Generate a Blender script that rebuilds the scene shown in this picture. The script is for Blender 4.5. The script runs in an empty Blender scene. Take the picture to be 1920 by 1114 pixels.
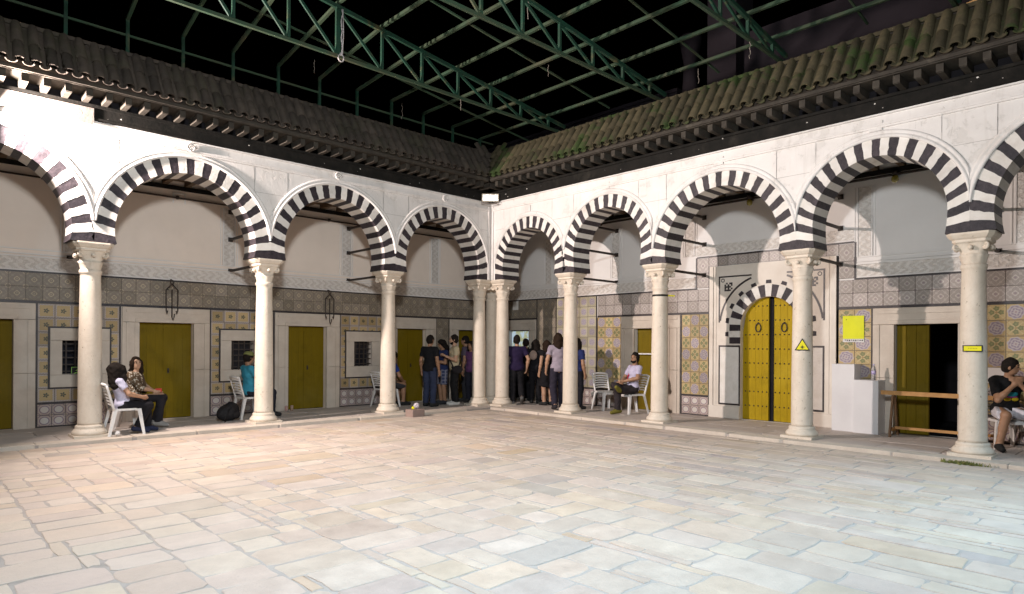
import bpy, math, random
import numpy as np
from mathutils import Vector, Matrix
random.seed(7); RNG = np.random.RandomState(11)
R = math.radians
scn = bpy.context.scene
COL = scn.collection

# ------------------------------------------------------------------ camera
cam_d = bpy.data.cameras.new('camera'); cam = bpy.data.objects.new('camera', cam_d); COL.objects.link(cam)
cam_d.sensor_width = 36.0; cam_d.lens = 36.0 * 1212.67 / 1920.0
cam_d.shift_y = (645.25 - 557.0) / 1920.0
cam_d.clip_start = 0.05; cam_d.clip_end = 500
YAW = 0.809459671
cam.matrix_world = Matrix.Translation((-10.66759, -11.96842, 1.58)) @ Matrix.Rotation(YAW - math.pi / 2, 4, 'Z') \
    @ Matrix.Rotation(math.pi / 2, 4, 'X') @ Matrix.Rotation(R(0.325), 4, 'Z')
scn.camera = cam

# ------------------------------------------------------------------ night sky, render settings
w = bpy.data.worlds.new('World'); scn.world = w; w.use_nodes = True
nt = w.node_tree
bgn = nt.nodes['Background']
sky = nt.nodes.new('ShaderNodeTexSky'); sky.sky_type = 'NISHITA'; sky.sun_disc = False
sky.sun_elevation = R(-6); sky.sun_rotation = R(200)
nt.links.new(sky.outputs['Color'], bgn.inputs['Color']); bgn.inputs['Strength'].default_value = 0.12
scn.view_settings.view_transform = 'Standard'; scn.view_settings.look = 'None'
scn.view_settings.exposure = 0.08; scn.view_settings.gamma = 1.0
scn.cycles.use_denoising = True
try: scn.cycles.denoiser = 'OPENIMAGEDENOISE'
except Exception: pass
scn.cycles.max_bounces = 6; scn.cycles.diffuse_bounces = 4; scn.cycles.glossy_bounces = 2
scn.cycles.transmission_bounces = 4; scn.cycles.transparent_max_bounces = 6
scn.cycles.caustics_reflective = False; scn.cycles.caustics_refractive = False
scn.cycles.sample_clamp_indirect = 6.0

# two court floodlights, then two added fill lamps for the paving (fixtures are built with make_floodlight below, at these places)
LAMP_KEY = dict(loc=(-9.84, -0.28, 4.95), aim=(-0.6, -5.9, 2.8), power=960.0, colour=(1.0, 0.86, 0.80), size=(0.26, 0.16), spread=156)
LAMP_NEAR = dict(loc=(-9.9, -10.5, 4.8), aim=(-4.4, -4.6, 3.6), power=530.0, colour=(0.92, 0.965, 1.0), size=(0.75, 0.6))
FILL_FLOOR = dict(loc=(-9.2, -10.6, 5.5), aim=(-8.0, -9.4, 0.0), power=120.0, colour=(0.34, 0.70, 1.0), size=(0.5, 0.4), spread=115)  # added lamp, only there to turn the near paving bluish
FILL_SIDE = dict(loc=(-0.95, -13.6, 4.9), aim=(-4.6, -10.4, 0.0), power=190.0, colour=(0.50, 0.78, 1.0), size=(0.4, 0.3), spread=100)  # added out of view to brighten the right-hand paving alone

# ------------------------------------------------------------------ mesh helpers
def link(o, parent=None):
    COL.objects.link(o)
    if parent is not None: o.parent = parent
    return o
def tag(o, label=None, cat=None, group=None, kind=None):
    if label: o['label'] = label
    if cat: o['category'] = cat
    if group: o['group'] = group
    if kind: o['kind'] = kind
    return o
def empty(name, loc=(0, 0, 0), rz=0.0):
    o = bpy.data.objects.new(name, None); link(o); o.location = loc; o.rotation_euler = (0, 0, rz)
    o.empty_display_size = 0.1
    return o
def thing(name, label, cat, loc=(0, 0, 0), rz=0.0, group=None):
    return tag(empty(name, loc, rz), label, cat, group)

class MB:
    """collects polygons; side 'L' maps (u,d,z)->(u,d,z), 'R' maps (u,d,z)->(d,u,z)"""
    def __init__(s, side='L'):
        s.v = []; s.f = []; s.m = []; s.uv = []; s.side = side; s.flip = side == 'R'; s.mi = 0; s.sm = []
    def face(s, pts, uv=None, mi=None, smooth=False):
        n = len(s.v)
        pts = [(p[1], p[0], p[2]) if s.flip else tuple(p) for p in pts]
        uv = uv if uv is not None else [(0.0, 0.0)] * len(pts)
        if s.flip: pts = pts[::-1]; uv = list(uv)[::-1]
        s.v += pts; s.f.append(list(range(n, n + len(pts)))); s.m.append(s.mi if mi is None else mi); s.uv.append(uv); s.sm.append(smooth)
    def box(s, x0, x1, y0, y1, z0, z1, skip=''):
        a, b, c, d = (x0, y0), (x1, y0), (x1, y1), (x0, y1)
        if 'b' not in skip: s.face([(x0, y1, z0), (x1, y1, z0), (x1, y0, z0), (x0, y0, z0)])
        if 't' not in skip: s.face([(x0, y0, z1), (x1, y0, z1), (x1, y1, z1), (x0, y1, z1)])
        for k, (p, q) in zip('fres', ((a, b), (b, c), (c, d), (d, a))):
            if k not in skip:
                s.face([(p[0], p[1], z0), (q[0], q[1], z0), (q[0], q[1], z1), (p[0], p[1], z1)])
        return s
    def bbox(s, x0, x1, y0, y1, z0, z1, bev=0.006):
        """box with its front (-y) edges chamfered"""
        b = min(bev, (x1 - x0) * .3, (z1 - z0) * .3, (y1 - y0) * .6)
        o = [(x0, y0 + b, z0), (x1, y0 + b, z0), (x1, y0 + b, z1), (x0, y0 + b, z1)]
        i = [(x0 + b, y0, z0 + b), (x1 - b, y0, z0 + b), (x1 - b, y0, z1 - b), (x0 + b, y0, z1 - b)]
        bk = [(x0, y1, z0), (x1, y1, z0), (x1, y1, z1), (x0, y1, z1)]
        uv = [(0, 0), (1, 0), (1, 1), (0, 1)]
        s.face(i, uv)
        for k in range(4):
            j = (k + 1) % 4
            s.face([o[k], o[j], i[j], i[k]], [uv[k], uv[j], uv[j], uv[k]])
            s.face([bk[k], bk[j], o[j], o[k]], [uv[k], uv[j], uv[j], uv[k]])
        return s
    def obox(s, a, b, wd, ht, up=(0, 0, 1)):
        """bar of section wd x ht from a to b"""
        a = Vector(a); b = Vector(b); t = (b - a).normalized(); u = Vector(up)
        if abs(t.dot(u)) > .98: u = Vector((1, 0, 0))
        r = t.cross(u).normalized(); u = r.cross(t).normalized()
        c = [(-wd / 2, -ht / 2), (wd / 2, -ht / 2), (wd / 2, ht / 2), (-wd / 2, ht / 2)]
        A = [a + r * p + u * q for p, q in c]; B = [b + r * p + u * q for p, q in c]
        for k in range(4):
            j = (k + 1) % 4; s.face([A[k], A[j], B[j], B[k]][::-1])
        s.face(A); s.face(B[::-1])
        return s
    def tube(s, pts, r, n=8, caps=True, smooth=True):
        pts = [Vector(p) for p in pts]; rs = r if hasattr(r, '__len__') else [r] * len(pts)
        rings = []; prev = None
        for i, p in enumerate(pts):
            t = (pts[min(i + 1, len(pts) - 1)] - pts[max(i - 1, 0)]).normalized()
            u = prev if prev is not None else (Vector((0, 0, 1)) if abs(t.z) < .9 else Vector((1, 0, 0)))
            rr = t.cross(u).normalized(); u = rr.cross(t).normalized(); prev = u
            rings.append([p + (rr * math.cos(2 * math.pi * k / n) + u * math.sin(2 * math.pi * k / n)) * rs[i] for k in range(n)])
        for A, B in zip(rings, rings[1:]):
            for k in range(n):
                j = (k + 1) % n; s.face([A[k], A[j], B[j], B[k]], smooth=smooth)
        if caps: s.face(rings[0][::-1]); s.face(rings[-1])
        return s
    def lathe(s, prof, n=24, c=(0, 0, 0), smooth=True, sq=None):
        """profile (r,z); sq gives per-ring squareness 0..1"""
        rings = []
        for i, (r, z) in enumerate(prof):
            q = sq[i] if sq else 0
            ring = []
            for k in range(n):
                a = 2 * math.pi * (k + .5) / n
                ca, sa = math.cos(a), math.sin(a)
                m = max(abs(ca), abs(sa)); f = (1 - q) + q / m
                ring.append((c[0] + r * ca * f, c[1] + r * sa * f, c[2] + z))
            rings.append(ring)
        for A, B in zip(rings, rings[1:]):
            for k in range(n):
                j = (k + 1) % n; s.face([A[k], A[j], B[j], B[k]], smooth=smooth)
        if prof[0][0] > 1e-4: s.face(rings[0][::-1])
        if prof[-1][0] > 1e-4: s.face(rings[-1])
        return s
    def prism(s, poly, d0, d1, uv=False):
        """polygon in (u,z), extruded from d0 (front) to d1"""
        s.face([(u, d0, z) for u, z in poly])
        s.face([(u, d1, z) for u, z in poly][::-1])
        for (u0, z0), (u1, z1) in zip(poly, poly[1:] + poly[:1]):
            s.face([(u0, d1, z0), (u1, d1, z1), (u1, d0, z1), (u0, d0, z0)])
        return s
    def sphere(s, c, r, n=8, m=5, sc=(1, 1, 1)):
        P = [[(c[0] + r * sc[0] * math.sin(math.pi * i / m) * math.cos(2 * math.pi * k / n),
               c[1] + r * sc[1] * math.sin(math.pi * i / m) * math.sin(2 * math.pi * k / n),
               c[2] - r * sc[2] * math.cos(math.pi * i / m)) for k in range(n)] for i in range(m + 1)]
        for i in range(m):
            for k in range(n):
                j = (k + 1) % n
                q = [P[i][k], P[i][j], P[i + 1][j], P[i + 1][k]]
                if i == 0: q = [P[0][0], P[1][j], P[1][k]]
                elif i == m - 1: q = [P[i][k], P[i][j], P[m][0]]
                s.face(q, smooth=True)
        return s
    def mesh(s, name, mats, weld=True):
        me = bpy.data.meshes.new(name)
        me.from_pydata(s.v, [], s.f)
        if not isinstance(mats, (list, tuple)): mats = [mats]
        for m in mats: me.materials.append(m)
        me.polygons.foreach_set('material_index', s.m); me.polygons.foreach_set('use_smooth', s.sm)
        ul = me.uv_layers.new(name='UVMap')
        ul.data.foreach_set('uv', [c for q in s.uv for p in q for c in p])
        if weld and any(s.sm):
            import bmesh
            bm = bmesh.new(); bm.from_mesh(me); bmesh.ops.remove_doubles(bm, verts=bm.verts, dist=1e-5); bm.to_mesh(me); bm.free()
        me.update()
        return me
    def build(s, name, mats, parent=None, weld=True):
        return link(bpy.data.objects.new(name, s.mesh(name, mats, weld)), parent)
def inst(name, me, parent=None, loc=(0, 0, 0), rz=0.0, sc=None):
    o = link(bpy.data.objects.new(name, me), parent); o.location = loc
    if rz: o.rotation_euler = (0, 0, rz)
    if sc: o.scale = sc
    return o
def copy_tree(o, parent=None):
    c = o.copy(); link(c, parent)
    for ch in list(o.children): copy_tree(ch, c)
    return c

# ------------------------------------------------------------------ material helpers
class S:
    """shader socket with arithmetic"""
    def __init__(s, nt, o): s.nt = nt; s.o = o
    def _m(s, op, b=None, c=None, rev=False):
        n = s.nt.nodes.new('ShaderNodeMath'); n.operation = op
        xs = [s] + ([b] if b is not None else []) + ([c] if c is not None else [])
        if rev: xs = xs[::-1]
        for i, x in enumerate(xs):
            if isinstance(x, S): s.nt.links.new(x.o, n.inputs[i])
            else: n.inputs[i].default_value = x
        return S(s.nt, n.outputs[0])
    def __add__(s, b): return s._m('ADD', b)
    __radd__ = __add__
    def __sub__(s, b): return s._m('SUBTRACT', b)
    def __rsub__(s, b): return s._m('SUBTRACT', b, rev=True)
    def __mul__(s, b): return s._m('MULTIPLY', b)
    __rmul__ = __mul__
    def __truediv__(s, b): return s._m('DIVIDE', b)
    def lt(s, b): return s._m('LESS_THAN', b)
    def gt(s, b): return s._m('GREATER_THAN', b)
    def abs(s): return s._m('ABSOLUTE')
    def sin(s): return s._m('SINE')
    def cos(s): return s._m('COSINE')
    def sqrt(s): return s._m('SQRT')
    def max(s, b): return s._m('MAXIMUM', b)
    def min(s, b): return s._m('MINIMUM', b)
    def frac(s): return s._m('FRACT')
    def floor(s): return s._m('FLOOR')
    def atan2(s, b): return s._m('ARCTAN2', b)
    def clamp(s):
        r = s._m('ADD', 0.0); r.o.node.use_clamp = True; return r
def mixc(nt, fac, a, b, mode='MIX'):
    n = nt.nodes.new('ShaderNodeMix'); n.data_type = 'RGBA'; n.blend_type = mode
    for sock, x in ((n.inputs[0], fac), (n.inputs[6], a), (n.inputs[7], b)):
        if isinstance(x, S): nt.links.new(x.o, sock)
        elif hasattr(x, '__len__'): sock.default_value = (*x[:3], 1)
        else: sock.default_value = x
    return S(nt, n.outputs[2])
def ramp(nt, fac, lo, hi):
    n = nt.nodes.new('ShaderNodeMapRange'); n.inputs[1].default_value = lo; n.inputs[2].default_value = hi
    nt.links.new(fac.o, n.inputs[0]); return S(nt, n.outputs[0])
def coords(nt, kind='Object'):
    t = nt.nodes.new('ShaderNodeTexCoord'); return S(nt, t.outputs[kind])
def wpos(nt):
    g = nt.nodes.new('ShaderNodeNewGeometry'); return S(nt, g.outputs['Position'])
def noise(nt, vec, scale, detail=3.0, rough=.55, dist=0.0):
    n = nt.nodes.new('ShaderNodeTexNoise'); n.inputs['Scale'].default_value = scale; n.inputs['Detail'].default_value = detail
    n.inputs['Roughness'].default_value = rough; n.inputs['Distortion'].default_value = dist
    nt.links.new(vec.o, n.inputs['Vector']); return S(nt, n.outputs['Fac'])
def voro(nt, vec, scale, feat='F1', rnd=1.0):
    n = nt.nodes.new('ShaderNodeTexVoronoi'); n.feature = feat; n.inputs['Scale'].default_value = scale
    n.inputs['Randomness'].default_value = rnd; nt.links.new(vec.o, n.inputs['Vector']); return S(nt, n.outputs['Distance'])
def scalev(nt, vec, sc):
    n = nt.nodes.new('ShaderNodeMapping'); n.inputs['Scale'].default_value = sc; nt.links.new(vec.o, n.inputs['Vector']); return S(nt, n.outputs[0])
def uvw(nt):
    t = nt.nodes.new('ShaderNodeUVMap'); x = nt.nodes.new('ShaderNodeSeparateXYZ'); nt.links.new(t.outputs[0], x.inputs[0])
    return S(nt, x.outputs[0]), S(nt, x.outputs[1])
def sep(nt, v):
    x = nt.nodes.new('ShaderNodeSeparateXYZ'); nt.links.new(v.o, x.inputs[0]); return [S(nt, x.outputs[i]) for i in range(3)]
def objrand(nt):
    n = nt.nodes.new('ShaderNodeObjectInfo'); return S(nt, n.outputs['Random'])
def newmat(name, rough=.7, spec=.3, metal=0.0):
    m = bpy.data.materials.new(name); m.use_nodes = True; b = m.node_tree.nodes['Principled BSDF']
    b.inputs['Roughness'].default_value = rough; b.inputs['Specular IOR Level'].default_value = spec; b.inputs['Metallic'].default_value = metal
    return m, m.node_tree, b
def setcol(nt, b, c):
    if isinstance(c, S): nt.links.new(c.o, b.inputs['Base Color'])
    else: b.inputs['Base Color'].default_value = (*c[:3], 1)
def bump(nt, b, h, strength=.4, dist=.01):
    n = nt.nodes.new('ShaderNodeBump'); n.inputs['Strength'].default_value = strength; n.inputs['Distance'].default_value = dist
    nt.links.new(h.o, n.inputs['Height']); nt.links.new(n.outputs[0], b.inputs['Normal'])
def simple(name, c1, c2=None, scale=4.0, rough=.7, spec=.3, metal=0.0, bmp=0.0, bscale=30.0, rnd=0.0, stain=None, detail=4.0):
    m, nt, b = newmat(name, rough, spec, metal)
    P = wpos(nt)
    c2 = c2 or tuple(x * .8 for x in c1)
    col = mixc(nt, ramp(nt, noise(nt, P, scale, detail, .6), .3, .7), c1, c2)
    if stain:
        col = mixc(nt, ramp(nt, noise(nt, P, scale * .35, 5.0, .65, .6), .56, .72) * stain[3], col, stain[:3])
    if rnd:
        col = mixc(nt, 1.0, col, mixc(nt, objrand(nt), (1 - rnd,) * 3, (1.0, 1.0, 1.0)), 'MULTIPLY')
    setcol(nt, b, col)
    if bmp: bump(nt, b, noise(nt, P, bscale, 4.0, .6), bmp, .01)
    return m

MAT = {}
MAT['plaster'] = simple('plaster', (.74, .71, .68), (.66, .625, .59), 1.6, .85, .2, bmp=.4, bscale=9, stain=(.47, .43, .38, .6))
def m_plaster():
    m, nt, b = newmat('old_plaster', .88, .15); P = wpos(nt)
    n1 = noise(nt, P, 1.5, 6, .65); n2 = noise(nt, P, 5.5, 6, .7, .4); st = noise(nt, scalev(nt, P, (7, 7, .45)), 1.6, 5, .6)
    col = mixc(nt, ramp(nt, n1, .3, .7), (.745, .715, .685), (.65, .615, .58))
    col = mixc(nt, ramp(nt, st, .56, .78) * .4, col, (.47, .43, .385))
    peel = ramp(nt, n1 * .6 + n2 * .5, .60, .63)
    col = mixc(nt, peel * .28, col, (.52, .49, .45))
    crack = ramp(nt, voro(nt, scalev(nt, P, (1, 1, .6)), 1.3, 'DISTANCE_TO_EDGE'), .004, .0)
    col = mixc(nt, crack * ramp(nt, n2, .5, .6) * .6, col, (.30, .27, .24))
    setcol(nt, b, col); bump(nt, b, n2 * .5 + noise(nt, P, 18, 4, .6) * .4 - peel * .5, .55, .014); return m
MAT['plaster'] = m_plaster()
MAT['plaster_smooth'] = simple('plaster_smooth', (.72, .69, .66), (.66, .63, .60), 1.2, .85, .2, bmp=.15, bscale=6, stain=(.56, .52, .47, .4))
MAT['white_paint'] = simple('white_paint', (.78, .745, .70), (.68, .64, .58), 6, .8, .2, bmp=.6, bscale=24, stain=(.46, .41, .35, .5), rnd=.14)
MAT['plaster_warm'] = simple('plaster_warm', (.78, .68, .59), (.71, .615, .53), 1.2, .85, .2, bmp=.15, bscale=6, stain=(.54, .47, .40, .4))
def m_marble():
    m, nt, b = newmat('column_marble', .55, .35); P = wpos(nt)
    n1 = noise(nt, scalev(nt, P, (1, 1, .6)), 5.0, 7, .7); v = noise(nt, P, 2.2, 7, .7, 1.4); n3 = noise(nt, P, 55, 4, .6); pit = noise(nt, P, 24, 3, .5)
    col = mixc(nt, ramp(nt, n1, .3, .7), (.69, .615, .515), (.58, .495, .395))
    col = mixc(nt, ramp(nt, (v - .5).abs(), .02, .0) * .22, col, (.45, .37, .30))
    col = mixc(nt, ramp(nt, v, .58, .72) * .5, col, (.45, .37, .28))
    col = mixc(nt, pit.gt(.70), col, (.34, .27, .20))
    setcol(nt, b, col); bump(nt, b, n1 * .5 + n3 * .35 - pit.gt(.69) * .5, .5, .012); return m
MAT['marble'] = m_marble()
MAT['frame_marble'] = simple('frame_marble', (.57, .50, .42), (.47, .40, .33), 3.0, .6, .35, bmp=.25, bscale=24, stain=(.42, .35, .27, .5))
MAT['portal_marble'] = simple('portal_marble', (.70, .64, .565), (.61, .545, .47), 2.5, .6, .3, bmp=.25, bscale=24, stain=(.48, .40, .32, .5))
MAT['line_black'] = simple('line_black', (.022, .018, .02), (.05, .04, .04), 20, .4, .4)
MAT['iron'] = simple('iron', (.018, .015, .014), (.05, .032, .022), 25, .6, .4)
MAT['wood_dark'] = simple('wood_dark', (.009, .009, .008), (.018, .016, .014), 6, .8, .08, bmp=.4, bscale=30, stain=(.045, .040, .032, .5))
MAT['wood_rafter'] = simple('wood_rafter', (.060, .052, .042), (.035, .030, .025), 6, .8, .1, bmp=.4, bscale=30, stain=(.11, .095, .075, .6))
MAT['wood_ceiling'] = simple('wood_ceiling', (.16, .11, .07), (.10, .07, .045), 5, .8, .2, bmp=.3)
MAT['wood_pale'] = simple('wood_pale', (.50, .27, .10), (.36, .18, .06), 8, .6, .3, bmp=.3, bscale=60)
MAT['wood_brown'] = simple('wood_brown', (.22, .12, .06), (.13, .07, .035), 8, .65, .3, bmp=.3, bscale=60)
MAT['green_steel'] = simple('green_steel', (.010, .046, .028), (.016, .034, .021), 7, .6, .2, stain=(.10, .085, .04, .8))
MAT['steel_rail'] = simple('steel_rail', (.026, .056, .032), (.042, .052, .030), 3, .7, .2, stain=(.085, .065, .038, .6))
MAT['white_plastic'] = simple('white_plastic', (.72, .70, .68), (.66, .63, .60), 9, .45, .4)
MAT['white_board'] = simple('white_board', (.68, .665, .66), (.62, .60, .60), 2, .55, .3, bmp=.05)
MAT['cord'] = simple('cord', (.24, .20, .17), (.14, .12, .10), 60, .9, .1)
MAT['rope'] = simple('rope', (.50, .46, .46), (.35, .30, .28), 60, .9, .1)
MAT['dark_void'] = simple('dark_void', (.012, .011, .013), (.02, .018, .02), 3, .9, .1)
MAT['night_wall'] = simple('night_wall', (.045, .036, .042), (.030, .025, .030), .8, .9, .1)

def m_black_stripe():
    m, nt, b = newmat('black_stripe', .55, .3); P = wpos(nt)
    col = mixc(nt, ramp(nt, noise(nt, P, 14, 5, .7), .35, .75), (.016, .013, .017), (.055, .044, .052))
    chip = noise(nt, P, 9, 6, .75, .4).gt(.735)
    col = mixc(nt, chip, col, (.62, .58, .52))
    col = mixc(nt, 1.0, col, mixc(nt, objrand(nt), (.7, .7, .7), (1.35, 1.3, 1.25)), 'MULTIPLY')
    setcol(nt, b, col); bump(nt, b, noise(nt, P, 26, 4), .5, .012); return m
MAT['black_stripe'] = m_black_stripe()
def m_door(name='door_mustard', c1=(.165, .113, .003), c2=(.135, .092, .003)):
    m, nt, b = newmat(name, .6, .12); P = wpos(nt)
    g = noise(nt, scalev(nt, P, (9, 9, .6)), 3.5, 6, .65); sc = noise(nt, scalev(nt, P, (3, 3, .8)), 9, 7, .8, .6)
    col = mixc(nt, ramp(nt, g, .3, .75), c1, c2)
    col = mixc(nt, ramp(nt, noise(nt, P, 2.3, 6, .7), .52, .75) * .6, col, tuple(x * .5 for x in c1))
    col = mixc(nt, ramp(nt, noise(nt, P, 1.1, 5, .6), .5, .7) * .35, col, (c1[0] * 1.3, c1[1] * 1.4, .03))
    chip = ramp(nt, sc, .66, .69); col = mixc(nt, chip * .8, col, (.10, .075, .05))
    setcol(nt, b, col); bump(nt, b, g * .8 - chip * .6, .45, .01); return m
MAT['door'] = m_door()
def m_stucco():
    m, nt, b = newmat('carved_stucco', .85, .15); P = wpos(nt)
    x, y, z = sep(nt, P); u = x + y
    n = noise(nt, P, 13, 3, .6, 2.2); n2 = noise(nt, P, 34, 3, .6, 1.0)
    zig = ((u * 42.0 + ((z * 46.0).sin() * 1.8) + n * 9.0).sin() * .5 + .5)
    h = zig * .6 + n2 * .7
    col = mixc(nt, ramp(nt, h, .25, .8), (.56, .51, .46), (.70, .66, .615))
    setcol(nt, b, col); bump(nt, b, h, .8, .02); return m
MAT['stucco'] = m_stucco()
def m_slab(name):
    m, nt, b = newmat(name, .62, .3); P = wpos(nt)
    a = nt.nodes.new('ShaderNodeAttribute'); a.attribute_name = 'tint'; c = S(nt, a.outputs['Color'])
    n1 = noise(nt, P, 3.2, 7, .7); n2 = noise(nt, P, 46, 5, .7); n3 = noise(nt, P, 11, 6, .75, .5); n0 = noise(nt, P, .55, 4, .6)
    col = mixc(nt, 1.0, c, mixc(nt, ramp(nt, n1, .28, .72), (.80, .78, .765), (1.06, 1.05, 1.03)), 'MULTIPLY')
    col = mixc(nt, ramp(nt, n3, .58, .72) * .35, col, (.36, .325, .30))
    col = mixc(nt, ramp(nt, n2, .62, .74) * .6, col, (.27, .24, .22))
    col = mixc(nt, ramp(nt, n0, .5, .7) * .3, col, (.42, .36, .31))
    setcol(nt, b, col)
    nt.links.new((ramp(nt, n1, .3, .7) * .25 + .5).o, b.inputs['Roughness'])
    bump(nt, b, n3 * .7 + n2 * .45, .7, .014); return m
MAT['slab'] = m_slab('paving_stone')
MAT['mortar'] = simple('mortar', (.42, .375, .335), (.35, .31, .28), 5, .95, .1, bmp=.7, bscale=40, stain=(.25, .225, .20, .75))

# glazed tile patterns on a 0..1 UV per tile
def tile_mat(name, fn, rough=.42):
    m, nt, b = newmat(name, rough, .3)
    u, v = uvw(nt); x = u - .5; y = v - .5; P = wpos(nt)
    col = fn(nt, u, v, x, y)
    r = objrand(nt)
    col = mixc(nt, .22, col, (.34, .29, .24))
    col = mixc(nt, 1.0, col, mixc(nt, r, (.72, .70, .66), (1.08, 1.06, 1.04)), 'MULTIPLY')
    edge = x.abs().max(y.abs()).gt(.487)
    col = mixc(nt, edge * .7, col, (.13, .11, .09))
    wear = ramp(nt, noise(nt, P, 6.5, 6, .75, .5), .60, .74) * .55
    col = mixc(nt, wear, col, (.47, .41, .33))
    setcol(nt, b, col)
    nt.links.new((wear * .6 + rough).o, b.inputs['Roughness'])
    bump(nt, b, noise(nt, P, 7, 3), .12, .01)
    return m
def rad(x, y): return (x * x + y * y).sqrt()
def p_yellow(nt, u, v, x, y):
    q = x.abs().max(y.abs()); r = rad(x, y); th = y.atan2(x)
    c = mixc(nt, ((x + y) * 38).sin().gt(.2), (.41, .36, .33), (.33, .285, .30))          # lilac lattice border
    c = mixc(nt, ((x - y) * 38).sin().gt(.55), c, (.47, .41, .36))
    sqr = q.lt(.395 + ((x + y) * 26).sin() * .012)
    c = mixc(nt, sqr, c, (.46, .335, .145))
    c = mixc(nt, (q.lt(.36)) * (q.gt(.335)), c, (.42, .29, .11))
    st = r.lt(.07 + (th * 2.5).cos().abs() * .12)
    c = mixc(nt, st * r.gt(.03), c, (.035, .05, .03))
    c = mixc(nt, r.lt(.03), c, (.5, .33, .1))
    return c
def p_grey(nt, u, v, x, y):
    r = rad(x, y); xc = .5 - x.abs(); yc = .5 - y.abs(); rc = rad(xc, yc); th = y.atan2(x)
    c = mixc(nt, (((x + y) * 44).sin() * ((x - y) * 44).sin()).gt(.0), (.17, .142, .115), (.23, .195, .155))
    c = mixc(nt, ((x.abs() + y.abs()) - .5).abs().lt(.028), c, (.25, .225, .165))
    for rr in (r, rc): 
        c = mixc(nt, rr.lt(.17 + (th * 4.0).cos() * .02) * rr.gt(.115), c, (.46, .40, .27))
        c = mixc(nt, rr.lt(.05), c, (.34, .29, .20))
    q = rad((x.abs() - .25), (y.abs() - .25))
    c = mixc(nt, q.lt(.07) * q.gt(.03), c, (.27, .245, .20))
    return c
def p_grey_r(nt, u, v, x, y):
    r = rad(x, y); xc = .5 - x.abs(); yc = .5 - y.abs(); rc = rad(xc, yc); th = y.atan2(x)
    c = mixc(nt, (((x + y) * 40).sin() * ((x - y) * 40).sin()).gt(.0), (.30, .265, .26), (.39, .355, .34))
    c = mixc(nt, ((x.abs() + y.abs()) - .5).abs().lt(.03), c, (.48, .445, .42))
    for rr in (r, rc):
        c = mixc(nt, rr.lt(.17 + (th * 4.0).cos() * .025) * rr.gt(.11), c, (.54, .50, .475))
        c = mixc(nt, rr.lt(.055), c, (.27, .20, .26))
    q = rad((x.abs() - .25), (y.abs() - .25))
    c = mixc(nt, q.lt(.08) * q.gt(.035), c, (.47, .44, .41))
    return c
def p_rings(nt, u, v, x, y):
    r = rad(x, y); xc = .5 - x.abs(); yc = .5 - y.abs(); rc = rad(xc, yc)
    c = mixc(nt, 0.0, (.45, .37, .33), (.45, .37, .33))
    c = mixc(nt, rc.lt(.21) * rc.gt(.15), c, (.19, .13, .20))
    c = mixc(nt, (xc.lt(.035)).max(yc.lt(.035)) * rc.gt(.2), c, (.22, .15, .21))
    c = mixc(nt, r.lt(.37), c, (.20, .13, .22))
    c = mixc(nt, r.lt(.30), c, (.56, .53, .50))
    c = mixc(nt, r.lt(.27), c, (.62, .585, .55))
    return c
def p_rosette(nt, u, v, x, y):
    r = rad(x, y); th = y.atan2(x)
    c = mixc(nt, 0.0, (.47, .34, .14), (.47, .34, .14))
    c = mixc(nt, ((th * 8.0).sin() * .025 + .455 - r).gt(0.0), c, (.43, .39, .41))
    pet = ((th * 8.0).sin() * .7 + (r * 40.0 + (th * 4.0).sin()).sin()).gt(.15)
    c = mixc(nt, pet * r.lt(.43), c, (.24, .19, .28))
    c = mixc(nt, r.lt(.11), c, (.46, .42, .41)); c = mixc(nt, r.lt(.055), c, (.30, .20, .27))
    return c
def p_greencross(nt, u, v, x, y):
    r = rad(x, y); th = y.atan2(x)
    c = mixc(nt, 0.0, (.48, .36, .15), (.48, .36, .15))
    for dx, dy in ((.25, 0), (-.25, 0), (0, .25), (0, -.25)):
        q = rad(x - dx, y - dy); tq = (y - dy).atan2(x - dx)
        c = mixc(nt, q.lt(.155 + (tq * 5.0).cos() * .03), c, (.15, .18, .06))
        c = mixc(nt, q.lt(.06), c, (.24, .25, .09))
    c = mixc(nt, ((x.abs() - y.abs()).abs().lt(.05)), c, (.54, .44, .22))
    c = mixc(nt, r.lt(.07), c, (.36, .24, .09))
    xc = .5 - x.abs(); yc = .5 - y.abs(); rc = rad(xc, yc)
    c = mixc(nt, rc.lt(.16) * rc.gt(.10), c, (.40, .26, .09))
    return c
def p_lilac(nt, u, v, x, y):
    r = rad(x, y); th = y.atan2(x)
    c = mixc(nt, ((x + y) * 24).sin().gt(.5), (.46, .42, .31), (.38, .37, .25))
    c = mixc(nt, r.lt(.34), c, (.43, .40, .43))
    c = mixc(nt, ((th * 6.0).sin() * .6 + (r * 40.0).sin()).gt(.3) * r.lt(.33), c, (.20, .17, .29))
    c = mixc(nt, r.lt(.34) * r.gt(.30), c, (.27, .23, .30))
    return c
for k_, f_ in (('t_yellow', p_yellow), ('t_grey', p_grey), ('t_grey_r', p_grey_r), ('t_rings', p_rings), ('t_rosette', p_rosette), ('t_green', p_greencross), ('t_lilac', p_lilac)):
    MAT[k_] = tile_mat(k_, f_)
def m_rooftile(name, c1, c2, moss, amt):
    m, nt, b = newmat(name, .8, .2); P = wpos(nt)
    col = mixc(nt, ramp(nt, noise(nt, P, 7, 5, .65), .3, .7), c1, c2)
    col = mixc(nt, 1.0, col, mixc(nt, objrand(nt), (.6, .6, .6), (1.15, 1.12, 1.08)), 'MULTIPLY')
    col = mixc(nt, ramp(nt, noise(nt, P, 1.7, 6, .7), .52, .62) * amt, col, moss)
    setcol(nt, b, col); bump(nt, b, noise(nt, P, 30, 5), .6, .012); return m
MAT['roof_left'] = m_rooftile('roof_tile_dark', (.075, .060, .048), (.045, .037, .031), (.045, .043, .025), .5)
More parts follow.
